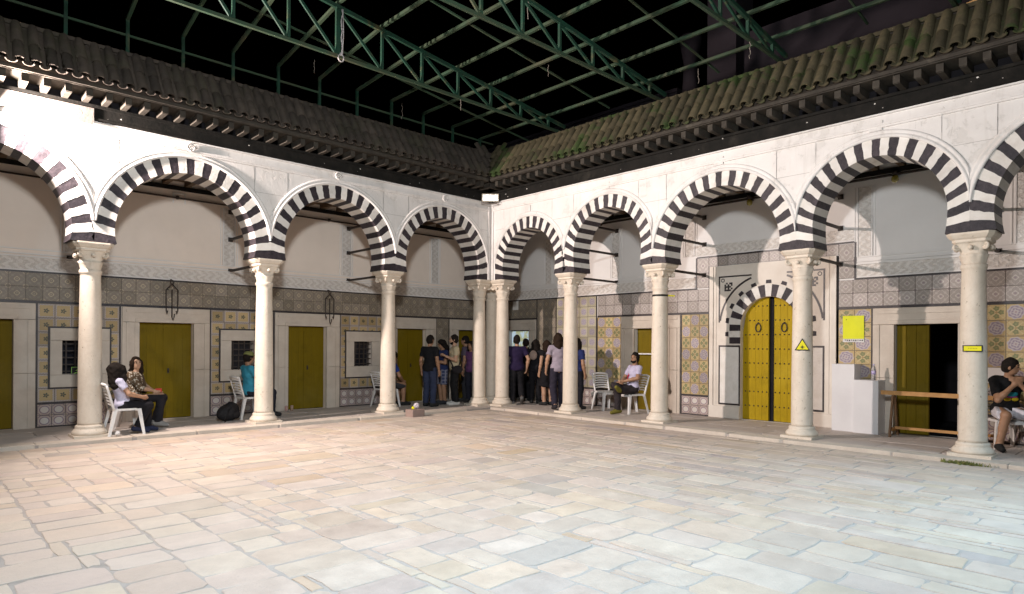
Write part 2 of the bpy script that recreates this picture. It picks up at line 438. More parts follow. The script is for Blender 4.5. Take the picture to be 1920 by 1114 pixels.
MAT['roof_right'] = m_rooftile('roof_tile_mossy', (.076, .064, .036), (.046, .039, .023), (.026, .050, .011), .85)

# ================================================================== SETTING
DL, DR = 2.05, 1.97          # depth of the gallery back walls behind the arcade faces
FZ = 0.055                   # gallery floor level above the court
# ---- court ground and paving
g = MB(); g.face([(-40, -40, -.004), (40, -40, -.004), (40, 40, -.004), (-40, 40, -.004)])
ground = tag(g.build('court_ground', MAT['mortar']), kind='structure')
TINTS = [((.545, .455, .375), 7), ((.53, .43, .335), 4), ((.58, .50, .425), 7), ((.50, .42, .36), 4), ((.54, .425, .31), 2), ((.51, .415, .355), 4), ((.41, .36, .335), 1.1), ((.48, .355, .235), .35), ((.45, .36, .30), .9)]
def pick_tint():
    t = random.choices([a for a, _ in TINTS], [b for _, b in TINTS])[0]; mean = (.54, .45, .375); f = random.uniform(.35, .8)
    k = random.uniform(.92, 1.06); return tuple(min(.8, (m_ + (c - m_) * f) * k + random.uniform(-.008, .008)) for c, m_ in zip(t, mean))
def slab_geo(x0, x1, y0, y1, top, inset=.010, jit=.018, thick=.03, z0=None):
    """irregular slab: outline of 8-10 points, rounded corners, chamfered edge"""
    w_, h_ = x1 - x0, y1 - y0; c = min(w_, h_) * random.uniform(.03, .16)
    P = []
    for (cx, cy, sx, sy) in ((x0, y0, 1, 1), (x1, y0, -1, 1), (x1, y1, -1, -1), (x0, y1, 1, -1)):
        ca, cb = c * random.uniform(.4, 1.3), c * random.uniform(.4, 1.3)
        a = (cx + sx * inset, cy + sy * (inset + cb)); b = (cx + sx * (inset + ca), cy + sy * inset)
        P += [a, b] if sx * sy > 0 else [b, a]
    Q = []
    for k, p in enumerate(P):
        q = P[(k + 1) % 8]; Q.append((p[0] + random.uniform(-jit, jit) * .5, p[1] + random.uniform(-jit, jit) * .5))
        if k % 2 == 1: Q.append(((p[0] + q[0]) / 2 + random.uniform(-jit, jit), (p[1] + q[1]) / 2 + random.uniform(-jit, jit)))
    cx, cy = (x0 + x1) / 2, (y0 + y1) / 2
    n = len(Q); tx, ty = random.uniform(-.003, .003), random.uniform(-.003, .003)
    V = []
    for f, z in ((1.0, top - thick), (1.0, top - .003), (None, top)):
        for (x, y) in Q:
            if f is None:
                d = math.hypot(x - cx, y - cy); s_ = (d - .005) / d; px, py = cx + (x - cx) * s_, cy + (y - cy) * s_
            else: px, py = x, y
            V.append((px, py, z + ((px - cx) * tx / w_ + (py - cy) * ty / h_)))
    F = [list(range(2 * n, 3 * n))]
    for L in (0, 1):
        for k in range(n):
            j = (k + 1) % n; F.append([L * n + k, L * n + j, (L + 1) * n + j, (L + 1) * n + k])
    return V, F
def slab_mesh(name, lst, mat):
    V = []; F = []; T = []
    for (v, f, t) in lst:
        o = len(V); V += v; F += [[i + o for i in q] for q in f]; T += [t] * len(v)
    me = bpy.data.meshes.new(name); me.from_pydata(V, [], F); me.materials.append(mat)
    a = me.color_attributes.new('tint', 'FLOAT_COLOR', 'POINT')
    a.data.foreach_set('color', [c for t in T for c in (*t, 1.0)]); me.update(); return me
CELL = .105
X0c, Y0c = -14.5, -15.0; NX, NY = int((-.25 - X0c) / CELL), int((-.25 - Y0c) / CELL)
occ = np.zeros((NX, NY), bool); slabs = []
for j in range(NY - 1, -1, -1):
    for i_ in range(NX):
        i = NX - 1 - i_
        if occ[i, j]: continue
        x, y = X0c + i * CELL, Y0c + j * CELL
        along_x = (y - 1.1 * x + random.uniform(-2.0, 2.0)) > -.6
        a, b = random.choice([4, 5, 6, 7, 8, 4, 5, 3]), random.choice([2, 3, 3, 3, 4, 4])
        if not along_x: a, b = b, a
        wi = 1
        while wi < a and i - wi >= 0 and not occ[i - wi, j]: wi += 1
        hj = 1
        while hj < b and j - hj >= 0 and not occ[i - wi + 1:i + 1, j - hj].any(): hj += 1
        occ[i - wi + 1:i + 1, j - hj + 1:j + 1] = True
        slabs.append((X0c + (i - wi + 1) * CELL, X0c + (i + 1) * CELL, Y0c + (j - hj + 1) * CELL, Y0c + (j + 1) * CELL))
sx_, sy_ = -.25 - (X0c + NX * CELL), -.25 - (Y0c + NY * CELL)
slabs = [(a + sx_, b + sx_, c + sy_, d + sy_) for a, b, c, d in slabs]
def proj(X, Y, Z):
    th = YAW; dx, dy = X + 10.66759, Y + 11.96842
    F_ = dx * math.cos(th) + dy * math.sin(th); r_ = dx * math.sin(th) - dy * math.cos(th)
    if F_ < .3: return None
    return 960 + 1212.67 * r_ / F_, 645.25 - 1212.67 * (Z - 1.58) / F_, F_
vis = []; hid = []
for s_ in slabs:
    q = proj((s_[0] + s_[1]) / 2, (s_[2] + s_[3]) / 2, 0)
    if q and -120 < q[0] < 2040 and q[1] < 1240: vis.append((-(s_[1] - s_[0]) * (s_[3] - s_[2]) / q[2] ** 3, s_))
    else: hid.append(s_)
vis.sort()
paving = ground
rest = []
for k, (_, s_) in enumerate(vis):
    v, f = slab_geo(*s_, top=random.uniform(-.0015, .0025)); t = pick_tint()
    if k < 300: link(bpy.data.objects.new('paving_stone', slab_mesh('paving_stone', [(v, f, t)], MAT['slab'])), paving)
    else: rest.append((v, f, t))
for s_ in hid:
    v, f = slab_geo(*s_, top=random.uniform(-.0015, .0025)); rest.append((v, f, pick_tint()))
tag(link(bpy.data.objects.new('small_paving_stones', slab_mesh('small_paving_stones', rest, MAT['slab'])), paving), kind='stuff')

# ---- gallery floors: bed, kerb stones, flagstones
for side, D, u0, u1 in (('L', DL, -13.2, DR), ('R', DR, -13.5, -.26)):
    bed = MB(side); bed.box(u0, u1, -.235, D, -.02, FZ - .012)
    fl = tag(bed.build('gallery_floor', MAT['mortar']), kind='structure')
    def put(name, a, b, c, d, top, thick, jit, tint):
        if side == 'R': a, b, c, d = c, d, a, b
        v, f = slab_geo(a, b, c, d, top=top, inset=.004, jit=jit, thick=thick)
        link(bpy.data.objects.new(name, slab_mesh(name, [(v, f, tint)], MAT['slab'])), fl)
    u = u0
    while u < u1 - .2:
        n_ = min(u1, u + random.uniform(.9, 1.7)); k = random.uniform(.92, 1.05)
        if side == 'L' and n_ > .2: break
        put('kerb_stone', u, n_, -.25, .10, FZ + random.uniform(-.004, .006), .07, .012, (.60 * k, .53 * k, .45 * k)); u = n_
    for row, (d0, d1) in enumerate(((.10, .78), (.78, 1.44), (1.44, D))):
        u = u0 + (0, .4, .2)[row]
        if side == 'L' and row == 0: put('flagstone', .0, DR, d0, d1, FZ, .03, .002, (.52, .47, .43))
        while u < u1:
            n_ = min(u1, u + random.uniform(.7, 1.2)); k = random.uniform(.9, 1.06)
            put('flagstone', u, n_, d0, d1, FZ + random.uniform(-.002, .002), .03, .004, (.54 * k, .475 * k, .43 * k)); u = n_

# ================================================================== COLUMNS
def column_meshes():
    b = MB(); b.box(-.255, .255, -.255, .255, -.01, .095, skip='b')
    b.lathe([(.245, .095), (.255, .12), (.245, .15), (.215, .18), (.20, .20), (.205, .215), (.20, .235), (.178, .25)], 28)
    base = b.mesh('base', MAT['marble'])
    s = MB(); s.lathe([(.176, .25), (.170, .29), (.168, .6), (.166, 1.1), (.160, 1.6), (.152, 2.2), (.144, 2.62), (.145, 2.66), (.158, 2.675), (.162, 2.70), (.156, 2.725), (.146, 2.735)], 28)
    shaft = s.mesh('shaft', MAT['marble'])
    c = MB(); n = 48; rings = []
    for z, r0, amp, k, q in ((2.735, .142, 0, 8, 0), (2.77, .146, .05, 8, 0), (2.83, .158, .10, 8, 0), (2.86, .172, .12, 8, 0), (2.865, .158, .05, 8, 0), (2.90, .160, .08, 4, .1), (2.95, .170, .13, 4, .35), (3.0, .19, .10, 4, .6), (3.03, .205, .04, 4, .8)):
        ring = []
        for i in range(n):
            a = 2 * math.pi * (i + .5) / n; ca, sa = math.cos(a), math.sin(a); m = max(abs(ca), abs(sa)); f = (1 - q) + q / m
            rr = r0 * f * (1 + amp * abs(math.cos(k / 2 * (a + (math.pi / 4 if k == 4 else 0)))) - amp * .5); ring.append((rr * ca, rr * sa, z))
        rings.append(ring)
    for A, B in zip(rings, rings[1:]):
        for i in range(n):
            j = (i + 1) % n; c.face([A[i], A[j], B[j], B[i]], smooth=True)
    for sx in (-1, 1):          # corner volutes
        for sy in (-1, 1):
            pts = []; 
            for t in range(13):
                a = t / 12 * 3.4 * math.pi; r_ = .055 * (1 - t / 15)
                pts.append((.175 + r_ * math.cos(a + 2.2) * .75, 2.975 + r_ * math.sin(a + 2.2)))
            c.tube([(sx * p * .98, sy * p * .98, z) for p, z in pts], [.026 - .0012 * t for t in range(13)], 6)
    for k in range(4):
        a = k * math.pi / 2; c.sphere((.205 * math.cos(a), .205 * math.sin(a), 2.955), .034, 8, 5)
    bell = c.mesh('capital', MAT['marble'])
    d = MB(); d.lathe([(.21, 3.02), (.225, 3.035), (.225, 3.065), (.25, 3.085), (.275, 3.12), (.283, 3.135), (.283, 3.158)], 4 * 6, smooth=False, sq=[1] * 7)
    return base, shaft, bell, d.mesh('abacus', MAT['marble'])
CM = column_meshes()
UL = [-11.25, -8.395, -5.557, -2.783]; UR = [-2.38, -4.72, -7.50, -9.865]
cols = [((u, .28), l) for u, l in zip(UL[1:], (
    'marble column beside the two seated women, far left', 'marble column in front of the man in the turquoise shirt and cap', 'marble column with a stone block at its foot, left arcade'))]
cols += [((-.13, .28), 'left one of the clustered corner columns, under the left arcade'), ((.40, .40), 'recessed middle column of the corner cluster, set back in shade'),
         ((.28, -.13), 'right one of the clustered corner columns, beside the man in navy')]
cols += [((.28, u), l) for u, l in zip(UR, ('marble column beside the long-haired person in grey', 'marble column with a black strap round its top',
         'marble column with a yellow triangular warning sign', 'marble column with a yellow rectangular plate, far right'))]
cols += [((UL[0], .28), 'marble column beyond the left edge of the view'), ((.28, -12.3), 'marble column beyond the right edge of the view')]
for (x, y), l in cols:
    if 'beyond' in l: pass
    t = thing('marble_column', l, 'column', (x, y, 0), random.choice([0, math.pi / 2, math.pi]), 'marble columns of the arcades')
    for n_, me in zip(('base', 'shaft', 'capital'), CM[:3]): o = inst(n_, me, t)
    inst('abacus', CM[3], o)

# ================================================================== ARCADES
SPR = 3.16
def arch_geo(c, r, crown, pa, pb, re):
    zc = crown - r; H = zc - SPR; Lt = 2 * H + math.pi * r
    def inner(s):
        if s < H: t = s / H; return (c - r + .03 * (1 - t) ** 2, SPR + s)
        if s > Lt - H: t = (Lt - s) / H; return (c + r - .03 * (1 - t) ** 2, SPR + Lt - s)
        a = math.pi - (s - H) / r; return (c + r * math.cos(a), zc + r * math.sin(a))
    def outer(p):
        dx, dz = p[0] - c, p[1] - (SPR - .04)
        if p[1] < SPR + .001: return ((pa if p[0] < c else pb), SPR)
        n = math.hypot(dx, dz); dx /= n; dz /= n
        kp = ((pb - p[0]) / dx if dx > 1e-4 else ((pa - p[0]) / dx if dx < -1e-4 else 9))
        k = 0.0
        while k < 2 and math.hypot(p[0] + dx * k - c, p[1] + dz * k - zc) < re: k += .004
        lim = kp if (kp < k + .035) else k
        return (p[0] + dx * lim, p[1] + dz * lim)
    return zc, Lt, inner, outer
def nrm2(a, b): n = math.hypot(a, b) + 1e-9; return (a / n, b / n)
def arch_bay(side, parent, c, r, crown, pa, pb, seed):
    re = r + .262; zc, Lt, inner, outer = arch_geo(c, r, crown, pa, pb, re); rd = random.Random(seed)
    N = 33; ss = [Lt * k / N + (rd.uniform(-.006, .006) if 0 < k < N else 0) for k in range(N + 1)]
    jl = []
    for k in range(N + 1):
        p = inner(ss[k]); o = outer(p); n_ = nrm2(o[0] - p[0], o[1] - p[1]); J = []
        for i in range(6):
            t = i / 5; j_ = rd.uniform(-.007, .007) if 0 < k < N and i else 0
            J.append((p[0] + (o[0] - p[0]) * t - n_[1] * j_, p[1] + (o[1] - p[1]) * t + n_[0] * j_))
        J[-1] = (min(max(J[-1][0], pa), pb), J[-1][1]); jl.append(J)
    for k in range(N):
        black = k % 2 == 0; f = .003 if black else 0.0
        sm = (ss[k] + ss[k + 1]) / 2; im = inner(sm); om = outer(im)
        poly = jl[k][::-1] + [im] + jl[k + 1] + [om]
        m = MB(side); m.prism(poly, f, .55)
        m.build('voussoir', MAT['black_stripe' if black else 'white_paint'], parent, weld=False)
    # archivolt moulding following the outer edge
    ang = []
    a0 = math.asin(min(.95, max(.10, .12 / re))); pts = []
    for k in range(49):
        a = math.pi - a0 - (math.pi - 2 * a0) * k / 48; pts.append(a)
    prof = [(0.0, .0), (.004, -.022), (.03, -.034), (.05, -.022), (.058, -.010), (.07, -.012), (.09, -.022), (.112, -.014), (.12, .006)]
    m = MB(side); prev = None
    for a in pts:
        ring = []
        for (w_, d_) in prof:
            rr = re - .004 + w_; u = c + rr * math.cos(a); z = zc + rr * math.sin(a); ring.append((min(max(u, pa), pb), d_, z))
        if prev:
            for i in range(len(prof) - 1): m.face([prev[i], ring[i], ring[i + 1], prev[i + 1]], smooth=True)
        prev = ring
    m.build('archivolt', MAT['plaster'], parent)
    return zc, re
TOP = 5.13
def spandrel(side, mb, c, zc, re, pa, pb):
    n = 56; us = [pa + (pb - pa) * k / n for k in range(n + 1)]
    def zb(u): return zc + math.sqrt(max(0, re * re - (u - c) ** 2)) - .04 + (0 if abs(u - c) < re else .0)
    for a, b in zip(us, us[1:]):
        za, zb_ = max(SPR + .02, zb(a)), max(SPR + .02, zb(b))
        mb.face([(a, .004, za), (b, .004, zb_), (b, .004, TOP), (a, .004, TOP)])
        mb.face([(b, .546, zb_), (a, .546, za), (a, .546, TOP), (b, .546, TOP)])
ARC = {'L': [(-9.83, 1.137, 4.50, UL[0], UL[1]), (-6.976, 1.14, 4.495, UL[1], UL[2]), (-4.17, 1.115, 4.515, UL[2], UL[3]), (-1.448, 1.06, 4.49, UL[3], -.11)],
       'R': [(-1.286, .862, 4.30, -.15, UR[0]), (-3.573, .883, 4.434, UR[0], UR[1]), (-6.118, 1.113, 4.43, UR[1], UR[2]), (-8.685, .922, 4.438, UR[2], UR[3]), (-11.17, 1.03, 4.46, UR[3], -12.4)]}
LBL = {'L': 'left white arcade wall with black and white striped horseshoe arches', 'R': 'right white arcade wall with striped arches in front of the studded portal'}
for side in 'LR':
    root = thing('arcade_wall', LBL[side], 'wall', group='striped arcades round the court')
    sp = MB(side)
    for k, (c, r, crown, pa, pb) in enumerate(ARC[side]):
        pa, pb = min(pa, pb), max(pa, pb)
        zc, re = arch_bay(side, root, c, r, crown, pa, pb, k + (10 if side == 'R' else 0)); spandrel(side, sp, c, zc, re, pa, pb)
        if side == 'L':      # scroll ornament on the crown
            s = MB(side); pts = [(c + .085 * (1 - t / 30) * math.cos(.5 * t), -.03, crown + .45 + .085 * (1 - t / 30) * math.sin(.5 * t)) for t in range(24)]
            s.tube(pts, .017, 6); s.build('scroll_ornament', MAT['plaster'], root)
        else:
            s = MB(side); s.box(c - .09, c + .09, -.016, .003, crown + .375, crown + .52); s.box(c - .012, c + .0, -.018, -.012, crown + .39, crown + .49)
            s.build('crown_tab', MAT['plaster'], root)
    e = -.11 if side == 'L' else -.15
    sp.box(e, .0 if side == 'R' else .004, .004, .55, SPR + .001, TOP)
    if side == 'L': sp.box(.0045, .55, .0045, .55, SPR, TOP)
    sp.build('spandrel_plaster', MAT['plaster'], root, weld=False)
    u0, u1 = (-12.6, -.10) if side == 'L' else (-12.4, -.10)
    m = MB(side)
    for z0, z1, d in ((4.845, 4.875, -.022), (4.875, 4.905, -.034), (4.905, 4.92, -.018), (5.035, 5.06, -.03)): m.box(u0, u1, d, .006, z0, z1)
    m.build('cornice_moulding', MAT['plaster'], root, weld=False)
    m = MB(side)
    for z, z1 in ((SPR, 4.95),): m.box(-.105, -.06, -.028, .004, z, z1); m.box(-.06, -.034, -.016, .004, z, z1)
    m.build('corner_bead', MAT['plaster'], root, weld=False)
    # incised joint lines of the spandrel blocks
    js = MB(side)
    for (c, r, crown, pa, pb) in ARC[side]:
        for p in (pa, pb):
            for du in (-.31, .33):
                u = p + du
                if u > -.3 or u < -12: continue
                js.box(u - .003, u + .003, .0025, .0042, 4.35 if abs(u - c) > .9 else 4.6, 4.84)
        js.box(pa if pa < pb else pb, (pa if pa < pb else pb) + .34, .0025, .0042, 4.375, 4.381); js.box(max(pa, pb) - .34, max(pa, pb), .0025, .0042, 4.375, 4.381)
    js.build('incised_joint', simple('joint_grey', (.42, .385, .36), None, 5, .9), root, weld=False)['kind'] = 'stuff'
    # iron tie rods from every pier to the back wall
    D = DL if side == 'L' else DR
    for u in (UL if side == 'L' else UR):
        for z in (3.09, 3.75, 4.33):
            r = MB(side); r.obox((u, .5, z), (u, D - .02, z), .045, .045); r.box(u - .045, u + .045, D - .03, D - .004, z - .045, z + .045)
            r.build('tie_rod', MAT['iron'], root, weld=False)

# ================================================================== ROOFS (eaves, rafters, tiles)
EAVE, RIDGE, SL = -.55, -.09, 1.45
EZ = 5.53
def roof(side):
    rt = thing('tiled_roof', 'dark barrel-tiled roof eave above the left arcade' if side == 'L' else 'mossy green-brown barrel-tiled roof eave above the right arcade', 'roof', group='barrel-tiled eaves')
    u0 = -12.2
    m = MB(side); m.box(u0, -.06, -.06, .003, 5.065, 5.30); m.box(u0, -.06, -.09, -.0605, 5.255, 5.30); m.box(u0, -.06, -.075, -.0605, 5.07, 5.10)
    m.build('fascia_board', MAT['wood_dark'], rt, weld=False)
    if side == 'L':
        m = MB(side); m.box(u0, -8.43, -.085, -.061, 4.995, 5.24); m.build('lower_fascia_board', simple('wood_grey', (.21, .18, .16), (.13, .11, .10), 5, .8, .2, bmp=.4), rt, weld=False)
    m = MB(side); rd = random.Random(side)
    for k in range(16):
        u, z, r_ = rd.uniform(-11.5, -.5), rd.uniform(5.11, 5.25), rd.choice([.004, .005, .006, .012])
        m.face([(u + r_ * math.cos(a) * rd.uniform(.6, 1.6), -.0615, z + r_ * math.sin(a) * rd.uniform(.6, 1.3)) for a in (0, 1.2, 2.2, 3.3, 4.4, 5.4)])
    m.build('paint_specks', MAT['white_paint'], rt, weld=False)['kind'] = 'stuff'
    m = MB(side); m.box(u0, -.05, .004, .3, 5.30, 5.45); m.build('wall_plate', MAT['dark_void'], rt, weld=False)
    ra = MB(side); ra.box(-.04, .04, -.41, .0, 5.302, 5.425); ra.box(-.045, .045, -.43, -.395, 5.31, 5.418)
    rme = ra.mesh('rafter_end', MAT['wood_rafter'], weld=False)
    u = -.40; k = 0
    while u > u0:
        o = inst('rafter_end', rme, rt, (u, 0, 0) if side == 'L' else (0, u, 0)); u -= .263; k += 1
    m = MB(side); m.box(u0, EAVE + .05, -.47, .1, 5.427, 5.46); m.box(u0, EAVE + .04, -.50, -.44, 5.44, 5.50); m.build('eave_board', MAT['wood_rafter'], rt, weld=False)
    # roof deck under the tiles
    m = MB(side); zt = lambda d: EZ + (d - EAVE) * SL
    m.face([(u0, EAVE + .03, EZ - .04), (EAVE + .03, EAVE + .03, EZ - .04), (RIDGE, RIDGE, zt(RIDGE) - .06), (u0, RIDGE, zt(RIDGE) - .06)])
    m.box(u0, RIDGE + .25, RIDGE + .001, RIDGE + .25, 5.46, zt(RIDGE) - .0)
    m.build('roof_deck', MAT['roof_left'], rt, weld=False)
    mat = MAT['roof_left' if side == 'L' else 'roof_right']
    sl = math.hypot(1, SL); ca, sa = 1 / sl, SL / sl; Lt = .46
    def barrel(L, r0, r1, up, th=.014):
        """half tube along the slope; local origin at lower end"""
        b = MB(side); n = 8; ro = []; 
        for (s_, r) in ((0, r0), (L, r1)):
            A = []; B = []
            for k in range(n + 1):
                a = math.pi * k / n; x, h_ = math.cos(a), math.sin(a)
                for lst, q in ((A, r), (B, r - th)):
                    uu = q * x; hh = (q * h_) if up else (-(q * h_) * .75 + .05)
                    lst.append((uu, s_ * ca - hh * sa, s_ * sa + hh * ca))
            ro.append((A, B))
        for k in range(n):
            b.face([ro[0][0][k], ro[1][0][k], ro[1][0][k + 1], ro[0][0][k + 1]], smooth=True)
            b.face([ro[0][1][k + 1], ro[1][1][k + 1], ro[1][1][k], ro[0][1][k]], smooth=True)
            b.face([ro[0][0][k], ro[0][0][k + 1], ro[0][1][k + 1], ro[0][1][k]])
        return b
    cover = barrel(Lt, .080, .066, True).mesh('roof_tile', mat)
    pans = {}
    sp = .1955; i = 0; u = -.62 + 2 * sp
    while u > u0 + .1:
        d = max(EAVE, u + .03)
        while d < RIDGE - .05:
            o = inst('roof_tile', cover, rt, ((u, d, zt(d) + .012) if side == 'L' else (d, u, zt(d) + .012)))
            o.rotation_euler = (random.uniform(-.012, .012), random.uniform(-.012, .012), random.uniform(-.02, .02))
            d += .375 * ca
        up_ = u - sp / 2; d0 = max(EAVE - .01, up_ + .03)
        Lp = round((RIDGE - d0) * sl, 2)
        if Lp > .2:
            if Lp not in pans: pans[Lp] = barrel(Lp, .075, .085, False).mesh('pan_tile', mat)
            inst('pan_tile', pans[Lp], rt, ((up_, d0, zt(d0) - .02) if side == 'L' else (d0, up_, zt(d0) - .02)))
        u -= sp
    m = MB(side)      # ridge capping
    m.box(u0, RIDGE + .28, RIDGE - .03, RIDGE + .28, zt(RIDGE) + .001, zt(RIDGE) + .06); m.build('ridge_cap', mat, rt)
for side in 'LR': roof(side)

for side, D, u0, u1 in (('L', 4.2, -12.5, 4.6), ('R', 4.6, -13.5, .15)):
    m = MB(side); m.box(u0, u1, .16, D, 5.95, 6.10); tag(m.build('roof_terrace', MAT['night_wall'], weld=False), kind='structure')
# gallery ceilings
for side, D, u0, u1 in (('L', DL, -12.5, DR), ('R', DR, -12.5, .55)):
    m = MB(side); m.box(u0, u1, .55, D, 4.80, 4.84)
    c_ = tag(m.build('gallery_ceiling', MAT['wood_ceiling'], weld=False), kind='structure')
    bm_ = MB(side); bm_.box(-.045, .045, .55, D, 4.70, 4.80); me = bm_.mesh('ceiling_beam', MAT['wood_ceiling'], weld=False)
    u = u0 + .2
    while u < min(u1, .5):
        inst('ceiling_beam', me, c_, (u, 0, 0) if side == 'L' else (0, u, 0)); u += .42
    m = MB(side); m.box(u0, min(u1, .5), D - .05, D - .003, 4.62, 4.70); m.box(u0, min(u1, .5), .551, .60, 4.60, 4.70); m.build('wall_beam', MAT['wood_dark'], c_, weld=False)

# ================================================================== BACK WALLS OF THE GALLERIES
def wall_holes(side, D, u0, u1, z0, z1, holes, depth):
    m = MB(side)
    us = sorted({u0, u1, *[h[0] for h in holes], *[h[1] for h in holes]}); zs = sorted({z0, z1, *[h[2] for h in holes], *[h[3] for h in holes]})
    for a, b in zip(us, us[1:]):
        for c, d in zip(zs, zs[1:]):
            cu, cz = (a + b) / 2, (c + d) / 2
            if any(h[0] < cu < h[1] and h[2] < cz < h[3] for h in holes): continue
            m.face([(a, D, c), (b, D, c), (b, D, d), (a, D, d)])
    for (a, b, c, d) in holes:
        e = D + depth
        m.face([(a, D, c), (a, D, d), (a, e, d), (a, e, c)]); m.face([(b, D, d), (b, D, c), (b, e, c), (b, e, d)])
        m.face([(a, D, d), (b, D, d), (b, e, d), (a, e, d)]); m.face([(a, D, c), (a, e, c), (b, e, c), (b, D, c)])
    m.face([(u0, D, z1), (u1, D, z1), (u1, D + .4, z1), (u0, D + .4, z1)])
    return m
def strip(side, D, parent, u0, u1, z0, z1, proud=.017, mat='line_black', name='border_strip'):
    m = MB(side); m.box(min(u0, u1), max(u0, u1), D - proud, D + .003, z0, z1, skip='e'); return m.build(name, MAT[mat], parent, weld=False)
TCACHE = {}
def tiles(side, D, parent, ua, ub, z0, z1, nu, nz, pat, skip=()):
    ua, ub = min(ua, ub), max(ua, ub); w_, h_ = (ub - ua) / nu, (z1 - z0) / nz
    for i in range(nu):
        for j in range(nz):
            a, b, c, d = ua + i * w_, ua + (i + 1) * w_, z0 + j * h_, z0 + (j + 1) * h_
            if any(s[0] < a + .01 and b - .01 < s[1] and s[2] < c + .01 and d - .01 < s[3] for s in skip): continue
            mt = pat if isinstance(pat, str) else pat[(i + j) % 2]
            key = (side, round(w_, 4), round(h_, 4), mt)
            if key not in TCACHE:
                m = MB(side); m.bbox(-w_ / 2 + .0008, w_ / 2 - .0008, -.012, .002, -h_ / 2 + .0008, h_ / 2 - .0008, .0025); TCACHE[key] = m.mesh('tile', MAT[mt], weld=False)
            cu, cz = (a + b) / 2, (c + d) / 2
            if side == 'R' and random.random() < .006: continue
            o = inst('tile', TCACHE[key], parent, (cu, D, cz) if side == 'L' else (D, cu, cz))
            t = random.uniform(-.006, .006); o.rotation_euler = (t, random.uniform(-.006, .006), 0)
def door_frame(side, D, parent, f0, f1, o0, o1, top, otop, name='door_frame'):
    """stone surround in separate blocks with a stepped moulding; f outer, o opening"""
    f0, f1 = min(f0, f1), max(f0, f1); o0, o1 = min(o0, o1), max(o0, o1)
    l = MB(side); l.bbox(f0, f1, D - .045, D, otop, top, .008); l.box(f0 + .07, f1 - .07, D - .062, D - .0455, top - .10, top - .05); l.bbox(o0 - .07, o1 + .07, D - .056, D - .0455, otop + .002, otop + .075, .006)
    lint = l.build(name, MAT['frame_marble'], parent, weld=False)
    for a, b, s in ((f0, o0, 1), (o1, f1, -1)):
        for z0, z1 in ((FZ, 1.02), (1.024, otop - .003)):
            j = MB(side); j.bbox(a, b, D - .045, D, z0, z1, .006)
            if s > 0: j.box(a + .07, a + .11, D - .060, D - .0455, z0 + .002, z1 - .002); j.box(b - .075, b, D - .056, D - .0455, z0 + .002, z1 - .002)
            else: j.box(b - .11, b - .07, D - .060, D - .0455, z0 + .002, z1 - .002); j.box(a, a + .075, D - .056, D - .0455, z0 + .002, z1 - .002)
            j.build('jamb_stone', MAT['frame_marble'], lint, weld=False)
    return lint
def leaf_door(side, D, parent, o0, o1, otop, rec=.11, panels=True):
    o0, o1 = min(o0, o1), max(o0, o1); c = (o0 + o1) / 2
    base = MB(side); base.box(o0, o1, D + rec + .03, D + rec + .05, FZ, otop); dr = base.build('door', MAT['dark_void'], parent, weld=False)
    for a, b in ((o0 + .006, c - .004), (c + .004, o1 - .006)):
        n = 3; w_ = (b - a) / n
        lf = MB(side); lf.box(a, b, D + rec + .006, D + rec + .03, FZ + .012, otop - .004)
        for k in range(n): lf.bbox(a + k * w_ + .0006, a + (k + 1) * w_ - .0006, D + rec - .006, D + rec + .006, FZ + .012, otop - .004, .0012)
        lf.box(a + .01, b - .01, D + rec - .016, D + rec - .0062, otop - .10, otop - .05)
        lf.build('door_leaf', MAT['door'], dr, weld=False)
    k = MB(side); k.box(c - .035, c + .004, D + rec - .02, D + rec - .0062, FZ + .012, otop - .004); k.build('meeting_stile', MAT['door'], dr, weld=False)
    k = MB(side); k.sphere((c + .06, D + rec - .03, 1.0), .016, 8, 5); k.box(c + .045, c + .075, D + rec - .014, D + rec - .006, .96, 1.06); k.build('door_knob', MAT['iron'], dr)
    return dr
def window(side, D, parent, f0, f1, z0, z1, o0, o1, y0, y1):
    fr = MB(side); l = MB(side)
    for (a, b, c, d) in ((f0 - .03, f1 + .03, z1, z1 + .03), (f0 - .03, f1 + .03, z0 - .03, z0), (f0 - .03, f0, z0, z1), (f1, f1 + .03, z0, z1)): strip(side, D, parent, a, b, c, d, .02)
    m = MB(side); m.bbox(f0, f1, D - .04, D, y1, z1, .006); m.box(f0 + .06, f1 - .06, D - .052, D - .0405, z1 - .08, z1 - .05); win = m.build('window_frame', MAT['frame_marble'], parent, weld=False)
    for (a, b, c, d) in ((f0, f1, z0, y0), (f0, o0, y0 + .002, y1 - .002), (o1, f1, y0 + .002, y1 - .002)):
        m = MB(side); m.bbox(a, b, D - .04, D, c, d, .006); m.build('frame_stone', MAT['frame_marble'], win, weld=False)
    m = MB(side); m.face([(o0, D + .195, y0), (o1, D + .195, y0), (o1, D + .195, y1), (o0, D + .195, y1)]); m.build('window_pane', MAT['pane'], win, weld=False)
    n = 4
    for k in range(n): x = o0 + (o1 - o0) * (k + .5) / n; m = MB(side); m.obox((x, D + .05, y0), (x, D + .05, y1), .022, .022, (0, 1, 0)); m.build('grille_bar', MAT['iron'], win, weld=False)
    for k in range(5): z = y0 + (y1 - y0) * (k + .5) / 5; m = MB(side); m.obox((o0, D + .035, z), (o1, D + .035, z), .02, .02); m.build('grille_bar', MAT['iron'], win, weld=False)
    return win
MAT['door_portal'] = m_door('door_portal', (.39, .265, .006), (.32, .21, .006))
MAT['pane'], _nt, _b = newmat('dark_window_glass', .12, .5); setcol(_nt, _b, (.02, .02, .026))

